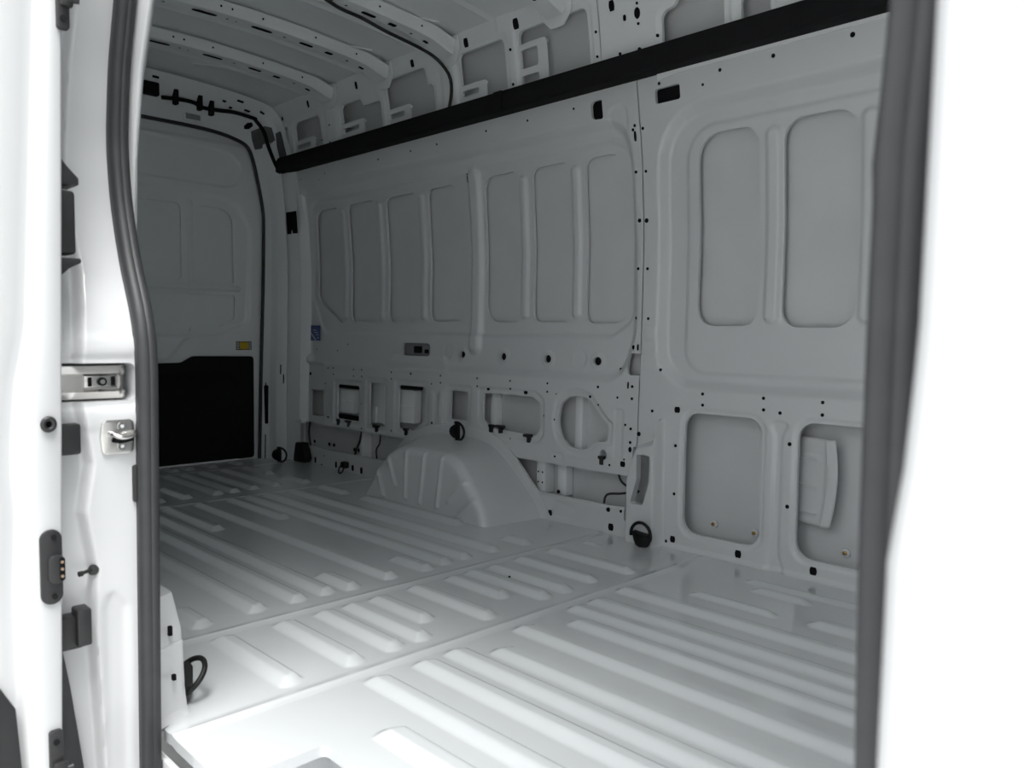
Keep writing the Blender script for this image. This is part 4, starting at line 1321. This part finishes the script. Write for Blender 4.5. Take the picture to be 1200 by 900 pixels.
# ------------------------------------------------------------------ lashing rings
def lashing_ring(loc, nrm, turn, label, s=1.0, lean=0.0, ring_turn=0.0):
    """black lashing ring: cup shaped base on the panel and a D ring hinged on it.
    nrm = outward direction of the panel, turn = rotation in the panel plane (0 = ring upwards)"""
    n = Vector(nrm).normalized()
    zup = Vector((0, 0, 1))
    right = zup.cross(n).normalized()
    R = Matrix((right, n, zup)).transposed() @ Matrix.Rotation(turn, 3, 'Y')
    e = empty('lashing_ring', loc, label, 'lashing ring', 'lashing rings along the floor', R)
    # base: half round cup
    prof = [(-0.040, 0.008), (-0.041, -0.006), (-0.033, -0.030), (-0.020, -0.048), (0.0, -0.055), (0.020, -0.048), (0.033, -0.030), (0.041, -0.006), (0.040, 0.008)]
    bm = bmesh.new()
    lo = [bm.verts.new((x * s, 0.0, z * s)) for x, z in prof]
    hi = [bm.verts.new((x * .86 * s, 0.020 * s, z * .86 * s + 0.001)) for x, z in prof]
    tp = [bm.verts.new((x * .6 * s, 0.026 * s, z * .6 * s)) for x, z in prof]
    k = len(prof)
    for a, b in ((lo, hi), (hi, tp)):
        for i in range(k):
            bm.faces.new((a[i], a[(i + 1) % k], b[(i + 1) % k], b[i]))
    bm.faces.new(tp)
    bm.faces.new(lo[::-1])
    from_bm('base', bm, BLACKP, e)
    pts = []
    for a in np.linspace(-0.25, math.pi + 0.25, 26):
        x, z = 0.045 * math.cos(a), 0.047 * math.sin(a)
        pts.append((x * s, (0.016 + math.sin(lean) * z) * s, math.cos(lean) * z * s))
    tube('ring', pts, 0.0062 * s, BLACKP, e, 10, 0.006)
    V, F = tube_vf([(-0.046 * s, 0.015 * s, 0), (0.046 * s, 0.015 * s, 0)], 0.007 * s, 10, smooth=False)
    mesh('hinge_pin', V, F, BLACKP, e, True, 40)
    return e


lashing_ring((-4.452, 2.372, 0.045), (0.6, -0.8, 0), math.radians(90), 'black lashing ring at the foot of the rear corner pillar', 1.0)
lashing_ring((-2.853, 2.425, 0.335), (0.15, -1, 0), math.radians(90), 'black lashing ring on the wall just above the wheel arch', 0.95)
lashing_ring((-1.80, 2.438, 0.046), (0, -1, 0), 0.08, 'black lashing ring upright at the foot of the slotted post', 1.0)
lashing_ring((-1.715, 0.674, 0.048), (0.45, 1, 0), -0.45, 'black lashing ring close to the camera beside the white inner post', 0.95, lean=0.9)

# strap ring hanging between wheel arch and rear corner
sr = empty('hanging_ring', (-3.935, 2.47, 0.05), 'thin black ring hanging from a dark plug on the sill rear of the wheel arch', 'ring')
settle(box('plug', (-3.925, -3.878, 2.455, 2.492, 0.022, 0.060), BLACKP, None, 0.010), sr)
lp = []
for a in np.linspace(0, 2 * math.pi, 28)[:-1]:
    t, wq = 0.5 - 0.5 * math.cos(a), 0.013 * math.sin(a)
    lp.append((-3.905 + 0.060 * t + wq * .7, 2.462 - 0.055 * t + wq * .7, 0.042 - 0.034 * t))
settle(tube('loop', lp, 0.0045, BLACKP, None, 8, 0.01, True, False), sr)
# dark rubber bag beside rear ring
po = prism('rubber_cover', roundpoly([(-4.415, 0.118), (-4.335, 0.122), (-4.298, 0.03), (-4.318, 0.004), (-4.435, 0.0), (-4.440, 0.02)], [.012, .012, .01, .01, .01, .01]), far, -0.004, -0.05, BLACKP, None, 0.008)
tag(po, 'dark tapered rubber cover at the sill beside the rear corner pillar', 'cover')

# ------------------------------------------------------------------ loose cables
def wall_cable(name, pts, r, label, d=0.03):
    o = tube(name, [tuple(float(c) for c in far(x, z, dd)) for x, z, dd in pts], r, PLASTIC, None, 8, 0.008)
    tag(o, label, 'cable')
    return o


wall_cable('cable', [(-2.0, 0.25, .03), (-1.979, 0.21, .03), (-1.936, 0.19, .03), (-1.90, 0.18, .04), (-1.936, 0.172, .03), (-1.985, 0.160, .03), (-2.042, 0.150, .03), (-2.062, 0.131, .03), (-2.058, 0.095, .02)], 0.0045, 'thin black cable looping in the opening beside the slotted post')
wall_cable('cable', [(-3.822, 0.26, .04), (-3.833, 0.18, .03), (-3.86, 0.14, .03), (-3.884, 0.095, .03)], 0.006, 'short black cable hanging in the low opening rear of the wheel arch')
wall_cable('cable', [(-4.40, 0.26, .05), (-4.415, 0.20, .05), (-4.418, 0.15, .05), (-4.40, 0.09, .05)], 0.006, 'black cable dropping behind the sill at the rear corner')
wall_cable('cable', [(-3.675, 0.25, .06), (-3.683, 0.18, .06), (-3.715, 0.14, .06), (-3.71, 0.08, .06)], 0.004, 'thin dark cable behind the low opening next to the wheel arch')
rc = tube('cable', [(-2.905, 1.60, 2.14), (-2.90, 1.72, 2.122), (-2.955, 1.86, 2.12), (-2.97, 1.98, 2.115), (-2.965, 2.10, 2.09), (-2.965, 2.25, 2.07), (-2.97, 2.36, 2.05), (-2.945, 2.41, 2.0), (-2.925, 2.425, 1.95), (-2.925, 2.43, 1.88), (-2.935, 2.42, 1.80)], 0.0075, PLASTIC, None, 8, 0.02)
tag(rc, 'black cable running along a roof bow and down to the rail', 'cable')

# names of the repeated structure pieces are Blender's own suffixes; nothing more to do
bpy.context.view_layer.update()
